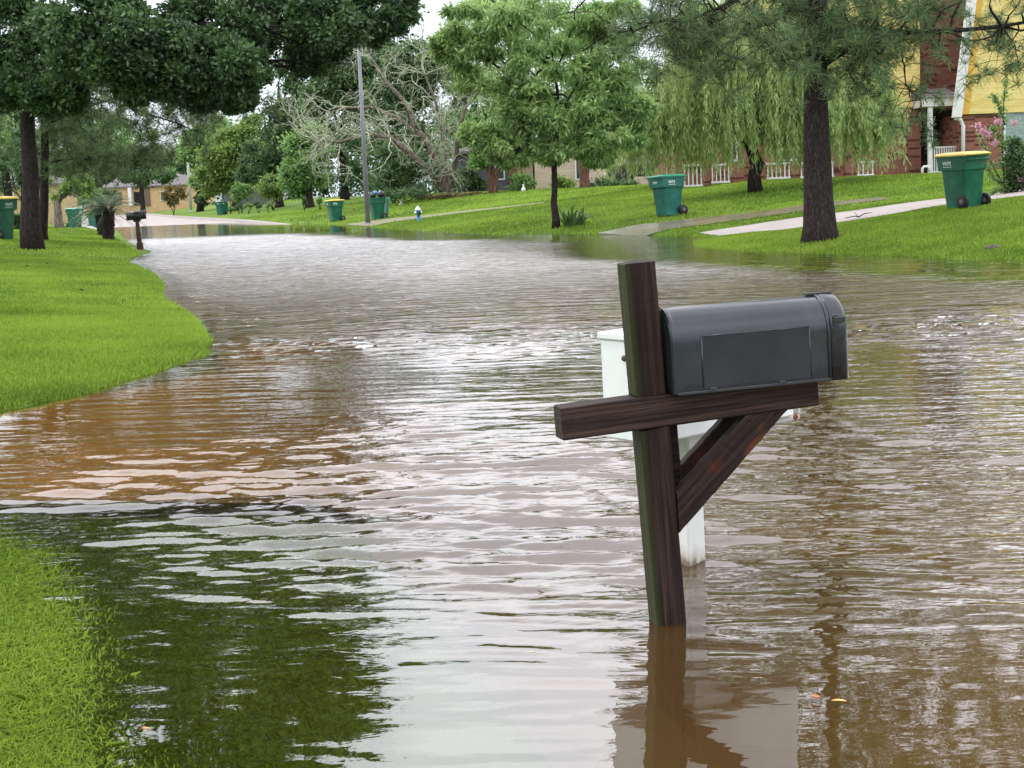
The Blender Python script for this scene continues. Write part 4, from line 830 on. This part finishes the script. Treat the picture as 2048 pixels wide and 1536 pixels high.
make_bin(YEL, GREEN2, 'yellow lidded bin seen from behind just left of the sago palms', 188, 457, R_(178), .95, 0)
make_bin(LID, GREEN2, 'distant green bin half hidden behind the leaning grey trunk', 129, 441, R_(150), 1.0, 0)
# bags in the overfull bin
def bag(px, py, Y, r, mat_, label):
    c = P(px, py, Y); m = MB(); rg = np.random.default_rng(int(px)); pr = [(0.02, -r*.8), (r*.7, -r*.7), (r, -.2*r), (r*.95, .25*r), (r*.6, .7*r), (r*.2, .85*r), (r*.12, r*1.1)]
    m.lathe(pr, 14); m.v = [(x*(1+rg.normal(0, .07)), y*(1+rg.normal(0, .07)), z*(1+rg.normal(0, .05))) for x, y, z in m.v]; o = m.build('rubbish_bag', mat_, None, loc=tuple(c)); tag(o, label, 'bag')
bag(762, 388, abp[1], .19, mixed('black_bag', (.01, .01, .014), (.03, .03, .035), 12, .25, .5, .6), 'larger black rubbish bag bulging from the open bin by the lamp post')
bag(745, 391, abp[1]+.1, .15, mixed('dark_bag', (.008, .009, .012), (.02, .02, .03), 12, .3, .5, .6), 'smaller dark bag at the left in the open bin by the lamp post')
bag(750, 386, abp[1]+.15, .12, mixed('blue_bag', (.03, .14, .35), (.06, .22, .5), 12, .3, .5, .6), 'blue bag on top of the open bin by the lamp post')
# ---------------------------------------------------------------- street furniture
STEEL = mixed('galvanised_steel', (.13, .14, .155), (.19, .20, .215), 5, .55, .5, .03, (1, 1, .3)); STEELL = mixed('pale_galvanised_steel', (.34, .36, .36), (.44, .46, .46), 5, .6, .4, .03)
def lamp_post(px, py, tx, ty, r0, r1, label, mat_):
    b = ground(px, py); t = P(tx, ty, b[1]); r = empty('street_lamp', tuple(b)); r['_o'] = tuple(float(v) for v in b); tag(r, label, 'street lamp')
    t = np.array([b[0]+(t[0]-b[0])*.35, t[1], t[2]])
    m = MB(); m.tube([b+[0, 0, -.1], b*.5+t*.5, t], [r0, (r0+r1)/2, r1], 12); m.tube([b+[0, 0, -.05], b+[0, 0, .06]], [r0*1.5, r0*1.4], 12); m.build('pole', mat_, r)
    m = MB(); m.tube([t-[0, 0, .1], t+[-.25, -.1, .25], t+[-.6, -.25, .35]], .03, 8); m.build('arm', mat_, r)
    m = MB(); m.lathe([(.02, .07), (.10, .05), (.13, 0), (.10, -.05), (.02, -.06)], 12, M=Matrix.Translation(tuple(t+[-.75, -.3, .36])) @ Matrix.Diagonal((2.0, 1, 1, 1))); m.build('lamp_head', STEELL, r)
lamp_post(736, 448, 716, 88, .115, .07, 'tall grey lamp post at the kerb between the two roadside bins', STEEL)
lamp_post(382, 422, 373, 283, .16, .12, 'distant pale lamp post by the dry end of the street', STEELL)
# fire hydrant
hb = ground(838, 443); hr = empty('fire_hydrant', tuple(hb), (0, R_(-3), R_(25))); hs = 31/FPX*hb[1]/.72; hr.scale = (hs,)*3; tag(hr, 'blue fire hydrant with white cap on the lawn edge', 'fire hydrant')
BLUE = mixed('blue_hydrant_paint', (.01, .14, .36), (.02, .20, .46), 9, .4, .5, .05); WPT = mixed('white_hydrant_paint', (.7, .72, .74), (.82, .83, .84), 9, .4, .5, .05)
m = MB(); m.lathe([(.12, -.05), (.12, .03), (.085, .04), (.085, .42), (.11, .44), (.115, .50), (.11, .52)], 16); m.build('barrel', BLUE, hr)
m = MB(); m.lathe([(.125, .52), (.125, .545), (.115, .57), (.085, .64), (.04, .68), (.028, .69), (.028, .72), (0, .725)], 16); m.build('bonnet', WPT, hr)
for ang, rd, ln, mt_2 in ((0, .055, .16, WPT), (180, .055, .16, WPT), (-90, .075, .18, BLKP)):
    m = MB(); MM = Matrix.Rotation(R_(ang), 4, 'Z') @ Matrix.Translation((0, 0, .42 if rd < .07 else .38)) @ Matrix.Rotation(math.pi/2, 4, 'Y'); m.lathe([(rd*.8, .05), (rd*.8, ln-.06), (rd, ln-.055), (rd, ln), (rd*.4, ln+.008), (rd*.4, ln+.03), (0, ln+.03)], 12, M=MM); m.build('outlet_cap', mt_2, hr)
# yellow marker stake beside the far open bin
yb = ground(459, 427); m = MB(); m.box(-.06, .06, -.02, .02, -.1, .95, bev=.008); tag(m.build('marker_stake', mixed('yellow_stake', (.65, .42, .03), (.75, .52, .06)), None, loc=tuple(yb)), 'yellow marker stake right beside the far open bin', 'stake')
# ---------------------------------------------------------------- houses
def brickmat(name, c1, c2, mortar, scale=1.0):
    M = Mat(name); g = M.n('ShaderNodeTexCoord'); sp_ = M.n('ShaderNodeSeparateXYZ'); M.l(g.outputs['Object'], sp_.inputs[0]); cb_ = M.n('ShaderNodeCombineXYZ'); M.l(M.math('ADD', sp_.outputs['X'], sp_.outputs['Y']), cb_.inputs[0]); M.l(sp_.outputs['Z'], cb_.inputs[1])
    bt = M.n('ShaderNodeTexBrick'); M.l(cb_.outputs[0], bt.inputs['Vector']); bt.inputs['Color1'].default_value = (*c1, 1); bt.inputs['Color2'].default_value = (*c2, 1); bt.inputs['Mortar'].default_value = (*mortar, 1)
    bt.inputs['Scale'].default_value = 1/scale; bt.inputs['Brick Width'].default_value = .21; bt.inputs['Row Height'].default_value = .075; bt.inputs['Mortar Size'].default_value = .007; bt.inputs['Bias'].default_value = -.1
    wn_ = M.n('ShaderNodeTexWhiteNoise', noise_dimensions='2D'); sn = M.n('ShaderNodeVectorMath', operation='SNAP'); sn.inputs[1].default_value = (.42*scale, .075*scale, 1); M.l(cb_.outputs[0], sn.inputs[0]); M.l(sn.outputs[0], wn_.inputs['Vector'])
    c = M.mix(M.ramp(wn_.outputs['Value'], [(.80, (0, 0, 0)), (.86, (1, 1, 1))]), bt.outputs['Color'], tuple(x*.22 for x in c1)); n_ = M.noise(M.coord(), .8, 4, .6)
    M.set(.85, .2, 0, M.mix(.25, c, M.ramp(n_, [(.3, tuple(x*.6 for x in c1)), (.7, c2)]))); M.bump(bt.outputs['Fac'], -.4, .01); return M.m
def sidingmat(name, c1, c2, pitch=.2):
    M = Mat(name); g = M.n('ShaderNodeTexCoord'); sp_ = M.n('ShaderNodeSeparateXYZ'); M.l(g.outputs['Object'], sp_.inputs[0]); t = M.math('FRACT', M.math('DIVIDE', sp_.outputs['Z'], pitch))
    n_ = M.noise(M.coord((.6, 1, 2.2)), 1.4, 6, .7, .6); c = M.ramp(n_, [(.35, c1), (.6, c2)]); c = M.mix(M.ramp(t, [(0, (1, 1, 1)), (.06, (0, 0, 0))]), c, tuple(x*.45 for x in c1)); M.set(.7, .3, 0, c); M.bump(t, .6, .015); return M.m
BRICK = brickmat('red_brick', (.21, .075, .055), (.28, .11, .08), (.20, .15, .12)); YSID = sidingmat('yellow_siding', (.56, .41, .12), (.70, .57, .23), .22); BSID = sidingmat('beige_siding', (.42, .33, .25), (.52, .42, .33), .2)
WTRIM = mixed('white_trim_paint', (.55, .55, .54), (.66, .66, .65), 3, .5, .4, .02); ROOF = mixed('grey_shingles', (.09, .085, .09), (.17, .155, .16), 14, .9, .2, .3); GLASS = mixed('window_glass', (.02, .035, .035), (.05, .07, .07), 2, .05, .9, 0); TEAL = mixed('teal_window_blind', (.14, .21, .19), (.26, .33, .30), 6, .2, .6, 0, (1, 1, 3)); DARKV = mixed('dark_recess', (.012, .012, .012), (.03, .028, .025), 3, .8, .1, 0)
def hX(px, Y): return P(px, 345, Y)[0]
def hZ(px, py, Y): return P(px, py, Y)[2]
YH = 56.0; YWg = 54.0
hr0 = P(1800, 356, YH); house = empty('brick_house', (hr0[0], YH, hr0[2])); house['_o'] = (float(hr0[0]), YH, float(hr0[2])); tag(house, 'red brick house with yellow siding behind the right lawn', 'house')
zb_ = hZ(1800, 362, YH)-.3; ze = hZ(1800, 214, YH); x0h, x1h = hX(1352, YH), hX(1842, YH)
m = MB(); m.box(x0h, x1h, YH, YH+8, zb_, ze); m.build('wall', BRICK, house)
m = MB(); m.box(hX(1500, YH), x1h+.0, YH+.06, YH+7.9, ze+.003, hZ(1800, -40, YH)); m.box(hX(1500, YH), x1h, YH-.05, YH+.1, ze-.03, ze+.05); m.build('upper_wall', YSID, house)
m = MB(); x2, x3 = hX(1842, YH)+.002, hX(1945, YH); m.box(x2, x3+3, YH+.8, YH+7.5, zb_, hZ(1880, -120, YH)); m.build('chimney', brickmat('dark_red_brick', (.12, .04, .033), (.18, .062, .05), (.12, .085, .07)), house)
m = MB(); px0, px1 = hX(1855, 54.5), hX(1912, 54.5); zt = hZ(1880, 212, 54.5); zl = hZ(1880, 348, 54.5)
m.box(px0-.1, px1+.25, 54.5, YH+.79, zt, zt+.30); m.build('porch_beam', WTRIM, house)
m = MB(); m.add([(px0-.15, 54.4, zt+.303), (px1+.3, 54.4, zt+.303), (px1+.3, YH+.79, zt+.75), (px0-.15, YH+.79, zt+.75), (px0-.15, YH+.79, zt+.303), (px1+.3, YH+.79, zt+.303)], [(0, 1, 2, 3), (0, 3, 4), (1, 5, 2), (0, 4, 5, 1), (3, 2, 5, 4)]); m.build('porch_roof', ROOF, house)
for xx in (px0+.06, px1+.12): m = MB(); m.box(xx, xx+.16, 54.56, 54.72, zl, zt-.002, bev=.01); m.build('porch_post', WTRIM, house)
m = MB(); zr = hZ(1880, 293, 54.6); m.box(px0+.23, px1+.12, 54.6, 54.68, zr-.06, zr); m.box(px0+.23, px1+.12, 54.61, 54.67, zl+.06, zl+.12)
for k in range(10): xx = px0+.27+k*(px1-px0-.2)/9.5; m.box(xx, xx+.045, 54.62, 54.66, zl+.121, zr-.061)
m.build('porch_railing', WTRIM, house)
m = MB(); m.box(px0+.25, x3-.1, YH+.74, YH+.79, zl+.5, zt-.05); w = m.build('window', DARKV, house)  # near-black sheet, the porch recess's shade is put into its colour
m = MB()
for k in range(5): xx = px0+.30+k*.26; m.box(xx, xx+.035, YH+.70, YH+.74, zr, zt-.35)
for k in range(3): m.box(px0+.3, px0+1.4, YH+.705, YH+.735, zr+.1+k*.45, zr+.13+k*.45)
m.build('grille', mixed('grey_grille', (.12, .11, .09), (.2, .19, .16)), w)
# right wing with slanted gable edge
xa = hX(1903, YWg); zbot = hZ(1920, 229, YWg); ztop = hZ(1950, -60, YWg); xt = hX(1945, YWg); xr = hX(2300, YWg)
m = MB(); m.box(xa+.35, xr, YWg+.12, YWg+2.75, hZ(1920, 360, YWg)-.4, zbot-.003); m.build('wall', BRICK, house)
def slab(pts, y0, y1): m = MB(); n = len(pts); return m.add([(x, y0, z) for x, z in pts]+[(x, y1, z) for x, z in pts], [tuple(range(n)), tuple(range(2*n-1, n-1, -1))]+[(i, i+n, (i+1) % n+n, (i+1) % n) for i in range(n)])
slab([(xa+.2, zbot), (xr, zbot), (xr, ztop), (xt+.12, ztop)], YWg, YWg+.5).build('upper_wall', YSID, house)
slab([(xa, zbot-.10), (xa+.30, zbot-.10), (xt+.22, ztop), (xt-.08, ztop)], YWg-.25, YWg-.01).build('gable_trim', WTRIM, house)
slab([(xa+.28, zbot+.0), (xa+.62, zbot+.0), (xt+.5, ztop), (xt+.2, ztop)], YWg-.02, YWg+.0-.003).build('corner_board', mixed('mustard_board', (.55, .30, .04), (.64, .38, .06)), house)
m = MB(); m.tube([(xa+.1, YWg-.1, zbot-.12), (xa+.32, YWg+0, zbot-.18), (xa+.42, YWg+.0, zbot-.4), (xa+.42, YWg+.03, hZ(1920, 345, YWg))], .07, 8); m.build('downspout', WTRIM, house)
wx0, wx1 = hX(2006, YWg), hX(2130, YWg); wz1 = hZ(2030, 216, YWg); wz0 = hZ(2020, 330, YWg)
m = MB(); m.box(wx0, wx0+.1, YWg+.04, YWg+.117, wz0, wz1-.02); m.box(wx0+.101, wx1, YWg+.04, YWg+.117, wz0, wz0+.1); m.box(wx0+.101, wx1, YWg+.04, YWg+.117, wz1-.12, wz1-.02); wf = m.build('window', WTRIM, house)
m = MB(); m.box(wx0+.102, wx1, YWg+.08, YWg+.118, wz0+.102, wz1-.122); m.build('pane', TEAL, wf)
# white porch elements behind the willow, windows on the house front
for a_, b_, c_, d_, mt_2, nm in ((1452, 1476, 255, 322, WTRIM, 'window'), (1560, 1600, 260, 325, WTRIM, 'window')):
    m = MB(); X0_, X1_, Z1_, Z0_ = hX(a_, YH), hX(b_, YH), hZ(1500, c_, YH), hZ(1500, d_, YH); m.box(X0_, X1_, YH-.06, YH-.003, Z0_, Z1_); wf = m.build(nm, mt_2, house); m = MB(); m.box(X0_+.08, X1_-.08, YH-.065, YH-.062, Z0_+.08, Z1_-.08); m.build('pane', GLASS, wf)
m = MB(); m.box(hX(1384, YH), hX(1408, YH), YH-.4, YH-.01, hZ(1400, 330, YH), hZ(1400, 285, YH)); m.build('bay_panel', mixed('amber_panel', (.50, .27, .06), (.62, .36, .1)), house)
# brick piers and white railings in front of the house
YR = 55.0
def pier(px, wpx, label):
    xx = hX(px, YR); w_ = wpx/FPX*YR; z0 = float(h(xx, YR))-.1; z1 = hZ(px, 326-(px-1400)*.02, YR); m = MB(); m.box(-w_/2, w_/2, -.2, .2, 0, z1-z0, bev=.01); o = m.build('brick_pier', BRICK, None, loc=(xx, YR, z0)); tag(o, label, 'pier', 'brick piers of the front railing')
for px, wpx, lab in ((1414, 14, 'brick pier right of the leftmost white railing panel'), (1475, 26, 'broad brick pier left of the willow trunk'), (1522, 16, 'narrow brick pier just right of the willow trunk'), (1590, 18, 'brick pier between the willow and the roadside pine'), (1700, 22, 'brick pier right of the roadside pine')): pier(px, wpx, lab)
def rail_panel(pa, pb_, label):
    xa_, xb_ = hX(pa, YR-.25), hX(pb_, YR-.25); z0 = float(h((xa_+xb_)/2, YR)); r = empty('railing', (xa_, YR-.25, z0)); tag(r, label, 'railing', 'white railing panels before the brick house')
    L = xb_-xa_; H_ = hZ(pa, 329-(pa-1400)*.02, YR)-z0; H_ = max(.55, H_); m = MB(); m.box(0, L, -.04, .04, H_-.07, H_, bev=.008); m.build('top_rail', WTRIM, r); m = MB(); m.box(0, L, -.035, .035, .06, .13, bev=.008); m.build('bottom_rail', WTRIM, r)
    m = MB(); n = max(3, int(L/.125))
    for k in range(n): xx = .03+k*(L-.10)/(n-1); m.box(xx, xx+.04, -.02, .02, .131, H_-.071)
    ob_ = m.build('balusters', WTRIM, r); tag(ob_, kind='stuff') if n > 100 else None
for pa, pb_, lab in ((1366, 1405, 'leftmost white railing panel, just right of the leaning green bin'), (1422, 1460, 'white railing panel left of the willow trunk'), (1533, 1581, 'white railing panel right of the willow trunk'), (1600, 1668, 'white railing panel partly hidden by the roadside pine'), (1714, 1748, 'rightmost white railing panel at the bare brick wall')): rail_panel(pa, pb_, lab)
# white bent pipe at the wall
pb3 = np.array([hX(1845, 54.2), 54.2, 0]); pb3[2] = float(h(pb3[0], 54.2)); m = MB(); m.tube([(0, 0, -.1), (0, 0, .24), (.06, 0, .3), (.18, 0, .3), (.24, 0, .24), (.24, 0, .12)], .05, 8); tag(m.build('vent_pipe', WTRIM, None, loc=tuple(pb3)), 'short white bent pipe on the grass at the brick wall', 'pipe')
# beige house, centre
def simple_house(name, label, Y, xs, zs, wallmat, roofz, feats, roofmat=ROOF, over=.4, depth=9):
    x0_, x1_ = xs; z0_, z1_ = zs; c = ((x0_+x1_)/2, Y, z0_); r = empty(name, c); r['_o'] = tuple(map(float, c)); tag(r, label, 'house')
    m = MB(); m.box(x0_, x1_, Y, Y+depth, z0_-1.2, z1_); m.build('wall', wallmat, r)
    m = MB(); a, b, cc, d = x0_-over, x1_+over, Y-over, Y+depth+over; my = (cc+d)/2; q_ = (d-cc)*.42
    m.add([(a, cc, z1_), (b, cc, z1_), (b, d, z1_), (a, d, z1_), (a+q_, my, roofz), (b-q_, my, roofz), (a, cc, z1_-.15), (b, cc, z1_-.15), (b, d, z1_-.15), (a, d, z1_-.15)], [(0, 1, 5, 4), (1, 2, 5), (2, 3, 4, 5), (3, 0, 4), (6, 7, 1, 0), (7, 8, 2, 1), (8, 9, 3, 2), (9, 6, 0, 3), (9, 8, 7, 6)]); m.build('roof', roofmat, r)
    for (nm, xa_, xb_, za, zb2, mt_2, yo) in feats:
        m = MB(); m.box(xa_, xb_, Y-yo, Y-.004, za, zb2); f_ = m.build(nm, mt_2, r)
        if nm == 'window': m = MB(); m.box(xa_+.09, xb_-.09, Y-yo-.012, Y-yo-.003, za+.09, zb2-.09); m.build('pane', GLASS, f_)
    return r
YB = 88
simple_house('beige_house', 'beige clapboard house seen behind the street tree', YB, (hX(1072, YB), hX(1345, YB)), (hZ(1200, 385, YB), hZ(1200, 285, YB)), BSID, hZ(1200, 255, YB), [('window', hX(1150, YB), hX(1180, YB), hZ(1160, 360, YB), hZ(1160, 310, YB), WTRIM, .06)])
YG = 92
simple_house('grey_house', 'dark grey brick house with white shuttered window and brick porch', YG, (hX(915, YG), hX(1068, YG)), (hZ(990, 389, YG), hZ(990, 300, YG)), mixed('slate_grey_wall', (.06, .065, .08), (.10, .10, .12), 3), hZ(990, 262, YG),
             [('window', hX(990, YG), hX(1010, YG), hZ(1000, 360, YG), hZ(1000, 325, YG), WTRIM, .06), ('porch_wall', hX(1018, YG), hX(1042, YG), hZ(1030, 386, YG), hZ(1030, 318, YG), BRICK, .5), ('pale_panel', hX(1043, YG), hX(1066, YG), hZ(1030, 386, YG), hZ(1030, 305, YG), BSID, .3)])
PEACH = mixed('peach_stucco', (.42, .28, .14), (.52, .35, .18), 2); YF = 186
simple_house('peach_house', 'low peach walled house with grey roof at the end of the street', YF, (hX(160, YF), hX(400, YF)), (hZ(280, 412, YF), hZ(280, 372, YF)), PEACH, hZ(280, 348, YF),
             [('door', hX(265, YF), hX(278, YF), hZ(270, 411, YF), hZ(270, 384, YF), DARKV, .1), ('porch_post', hX(256, YF), hX(262, YF), hZ(270, 411, YF), hZ(270, 375, YF), WTRIM, .8), ('window', hX(317, YF), hX(325, YF), hZ(320, 402, YF), hZ(320, 382, YF), WTRIM, .1), ('brown_panel', hX(279, YF), hX(297, YF), hZ(290, 412, YF), hZ(290, 374, YF), mixed('brown_panel_paint', (.10, .07, .05), (.14, .10, .07)), .12), ('garage_door', hX(190, YF), hX(240, YF), hZ(220, 411, YF), hZ(220, 385, YF), mixed('brown_door', (.12, .07, .04), (.17, .10, .06)), .08)])
YY2 = 112
simple_house('yellow_house', 'pale yellow house glimpsed between trunks at the left edge', YY2, (hX(-200, YY2), hX(88, YY2)), (hZ(30, 434, YY2), hZ(30, 368, YY2)), mixed('pale_yellow_stucco', (.36, .28, .13), (.46, .36, .18), 2), hZ(30, 330, YY2), [('window', hX(10, YY2), hX(24, YY2), hZ(20, 415, YY2), hZ(20, 385, YY2), WTRIM, .06)])
# dark board fence far centre
fx0, fx1 = hX(440, 138), hX(545, 138); z0 = float(h(fx0, 138)); fe = empty('board_fence', (fx0, 138, z0)); tag(fe, 'dark board fence glimpsed between far shrubs', 'fence'); m = MB()
n = int((fx1-fx0)/.16)
for k in range(n): m.box(k*.16, k*.16+.145, 0, .03, -.3, 2.0+.02*(k % 3))
o_ = m.build('boards', mixed('weathered_boards', (.07, .07, .075), (.13, .125, .13), 4), fe); m = MB(); m.box(0, n*.16, .031, .08, .4, .5); m.box(0, n*.16, .031, .08, 1.5, 1.6); m.build('rails', MATS['weathered_boards'], fe)
# parked pickup, mostly hidden behind the shrub
tb_ = np.array([hX(1262, 84), 84, 0]); tb_[2] = float(h(tb_[0], 84))+.05; tk = empty('pickup_truck', tuple(tb_), (0, 0, R_(-15))); tag(tk, 'dark pickup parked before the beige house, behind low shrubs', 'pickup')
TP = mixed('dark_car_paint', (.015, .016, .018), (.03, .03, .033), 2, .2, .5, 0, coat=.5)
def prof_body(pr, y0, y1, ins=.08): m = MB(); n = len(pr); return m.loft([[(x, y0, z) for x, z in pr], [(x, y1, z) for x, z in pr]], True, False)
prof_body([(-1.2, .45), (4.0, .45), (4.0, 1.08), (1.5, 1.10), (1.45, 1.12), (-.2, 1.12), (-1.2, 1.02)], -.95, .95).build('body', TP, tk)
m = MB(); m.loft([[(-.3, -.88, 1.121), (1.4, -.88, 1.121), (1.4, .88, 1.121), (-.3, .88, 1.121)], [(.25, -.72, 1.78), (1.25, -.72, 1.78), (1.25, .72, 1.78), (.25, .72, 1.78)]]); m.build('cab', mixed('tinted_glass', (.01, .012, .014), (.02, .02, .024), 2, .05, .8, 0), tk)
m = MB(); m.box(.2, 1.3, -.74, .74, 1.781, 1.84, bev=.02); m.build('cab_roof', mixed('pale_roof_paint', (.6, .6, .6), (.7, .7, .7)), tk)
m = MB(); m.box(-1.36, -1.21, -.9, .9, .50, .72, bev=.03); m.build('bumper', mixed('chrome', (.5, .5, .5), (.6, .6, .6), 2, .2, .6, 0), tk)
for wx_ in (-.4, 3.0):
    for wy_ in (-.93, .93): m = MB(); m.lathe([(.1, -.11), (.34, -.11), (.37, -.06), (.37, .06), (.34, .11), (.1, .11)], 20, M=Matrix.Translation((wx_, wy_, .37)) @ Matrix.Rotation(math.pi/2, 4, 'X')); m.build('wheel', BLKP, tk)
# ---------------------------------------------------------------- small things
m = MB(); m.lathe([(.12, 0), (.10, .05), (.04, .1), (.035, .5), (.06, .55), (.22, .60), (.24, .66), (.2, .66), (.05, .62)], 16); gb = base_at(800, 84); tag(m.build('bird_bath', WTRIM, None, loc=tuple(gb)), 'white bird bath under the dark evergreen left of the lichen tree', 'bird bath')
m = MB(); m.lathe([(.05, 0), (.10, .06), (.12, .14), (.09, .22), (.04, .28), (.045, .34), (.05, .38), (.02, .42)], 12); m.box(-.02, .02, -.11, -.04, .35, .38); gb = base_at(1047, 80); tag(m.build('duck_statue', WTRIM, None, loc=tuple(gb)), 'tiny white garden bird statue on the lawn before the green shrub', 'statue')
# branch debris under the lichen tree
gb = base_at(915, 84); r_ = empty('branch_pile', tuple(gb)); tag(r_, 'pile of fallen branches at the foot of the lichen tree', 'branches'); m = MB()
for _ in range(26): a = rng.uniform(-.5, .5); c = np.array([rng.uniform(-1.6, 1.8), rng.uniform(-.5, .5), rng.uniform(.03, .2)]); d = np.array([math.cos(a), math.sin(a), rng.uniform(-.1, .2)])*rng.uniform(.3, .8); m.tube(curve(c-d, c+d, 5, 0, .2), [.03, .028, .025, .02, .01], 5)
m.build('sticks', BARKR, r_); Vb, Fb_, Tb = leaves(np.array([[rng.uniform(-1.7, -.4), rng.uniform(-.3, .3), .15] for _ in range(8)]), np.full(8, .22), 60, .12, 2); link('leaves', npmesh('leaves', Vb, Fb_, False, {'tint': Tb}), MID, r_)
# fallen twig, stone, floating leaves
gb = ground(1720, 438); m = MB(); m.tube([(-.3, 0, .03), (-.1, 0, .06), (0, .1, .04), (.1, .05, .10), (.25, .0, .12)], [.008, .01, .012, .01, .004], 5); m.tube([(0, .1, .04), (-.12, .0, .14)], [.008, .004], 4); tag(m.build('fallen_twig', BARK, None, loc=tuple(gb)), 'thin forked twig lying on the grass right of the pine', 'twig')
gb = ground(1985, 499); m = MB(); m.lathe([(.0, -.02), (.09, -.01), (.10, .03), (.06, .06), (.0, .065)], 9); m.v = [(x*1.3, y*.8, z*(1+.2*math.sin(9*x))) for x, y, z in m.v]; tag(m.build('stone', mixed('dark_stone', (.03, .03, .03), (.07, .065, .06), 20), None, loc=tuple(gb)), 'small dark stone at the grass edge on the right', 'stone')
m = MB()
def leaf_obj(px, py, L, wd_, ang, c1, c2, label, nm='fallen_leaf', z=.009, curl=.0022):
    p_ = W(px, py, z); m = MB(); n = 8; rings = []
    for i in range(n+1):
        t = i/n; w_ = wd_*math.sin(math.pi*min(.98, .03+t*.95))**.8; z_ = curl*math.sin(t*math.pi)*1.0; rings.append([(t*L, -w_/2, z_+curl*.8), (t*L, 0, z_), (t*L, w_/2, z_+curl*.8)])
    vs = [q for r in rings for q in r]; fs = []
    for i in range(n):
        for j in range(2): fs.append((i*3+j, i*3+3+j, i*3+4+j, i*3+1+j))
    m.add(vs, fs, True); vs2 = [(x, y, zz-.0006) for x, y, zz in vs]; m.add(vs2, [f[::-1] for f in fs], True)
    o = m.build(nm, mixed('leaf_'+str(px), c1, c2, 60, .5, .4, .2), None, loc=tuple(p_)); o.rotation_euler = (0, 0, ang); return tag(o, label, 'leaf')
leaf_obj(1622, 1393, .022, .014, -.6, (.45, .10, .015), (.6, .18, .03), 'small rusty red leaf floating near the bottom right')
leaf_obj(1663, 1402, .034, .012, -.25, (.72, .30, .08), (.85, .42, .16), 'long pale orange leaf floating right of the rusty red leaf')
leaf_obj(283, 1458, .020, .008, -.2, (.8, .22, .02), (.9, .32, .05), 'bright orange leaf on the drowned grass at the lower left')
leaf_obj(1062, 1306, .012, .006, .3, (.6, .5, .2), (.7, .6, .3), 'tiny yellow leaf floating left of the post foot')
leaf_obj(1075, 1172, .05, .006, -.4, (.45, .45, .30), (.6, .6, .42), 'thin pale willow leaf floating in the middle of the water')
for k_, (px, py) in enumerate(((12, 526), (38, 533), (62, 536), (98, 531), (172, 586), (40, 545), (116, 484))):
    p_ = ground(px, py); c_ = P(px, py, p_[1]); rg = np.random.default_rng(k_+50); m = MB(); L_ = .10+.04*rg.random()
    vs = [(0, 0, .03), (L_*.5, -L_*.3, .05), (L_, 0, .035), (L_*.5, L_*.3, .06)]; m.add(vs+[(x, y, z-.003) for x, y, z in vs], [(0, 1, 2, 3), (7, 6, 5, 4), (0, 4, 5, 1), (1, 5, 6, 2), (2, 6, 7, 3), (3, 7, 4, 0)])
    o = m.build('fallen_leaf', mixed('dead_leaf', (.03, .02, .012), (.08, .045, .02), 9), None, loc=tuple(p_)); o.rotation_euler = (.15, 0, rg.uniform(0, 6)); tag(o, 'brown dead leaf lying on the left lawn', 'leaf', 'dead leaves scattered on the left lawn')
for o in bpy.data.objects:
    if '_o' in o: del o['_o']
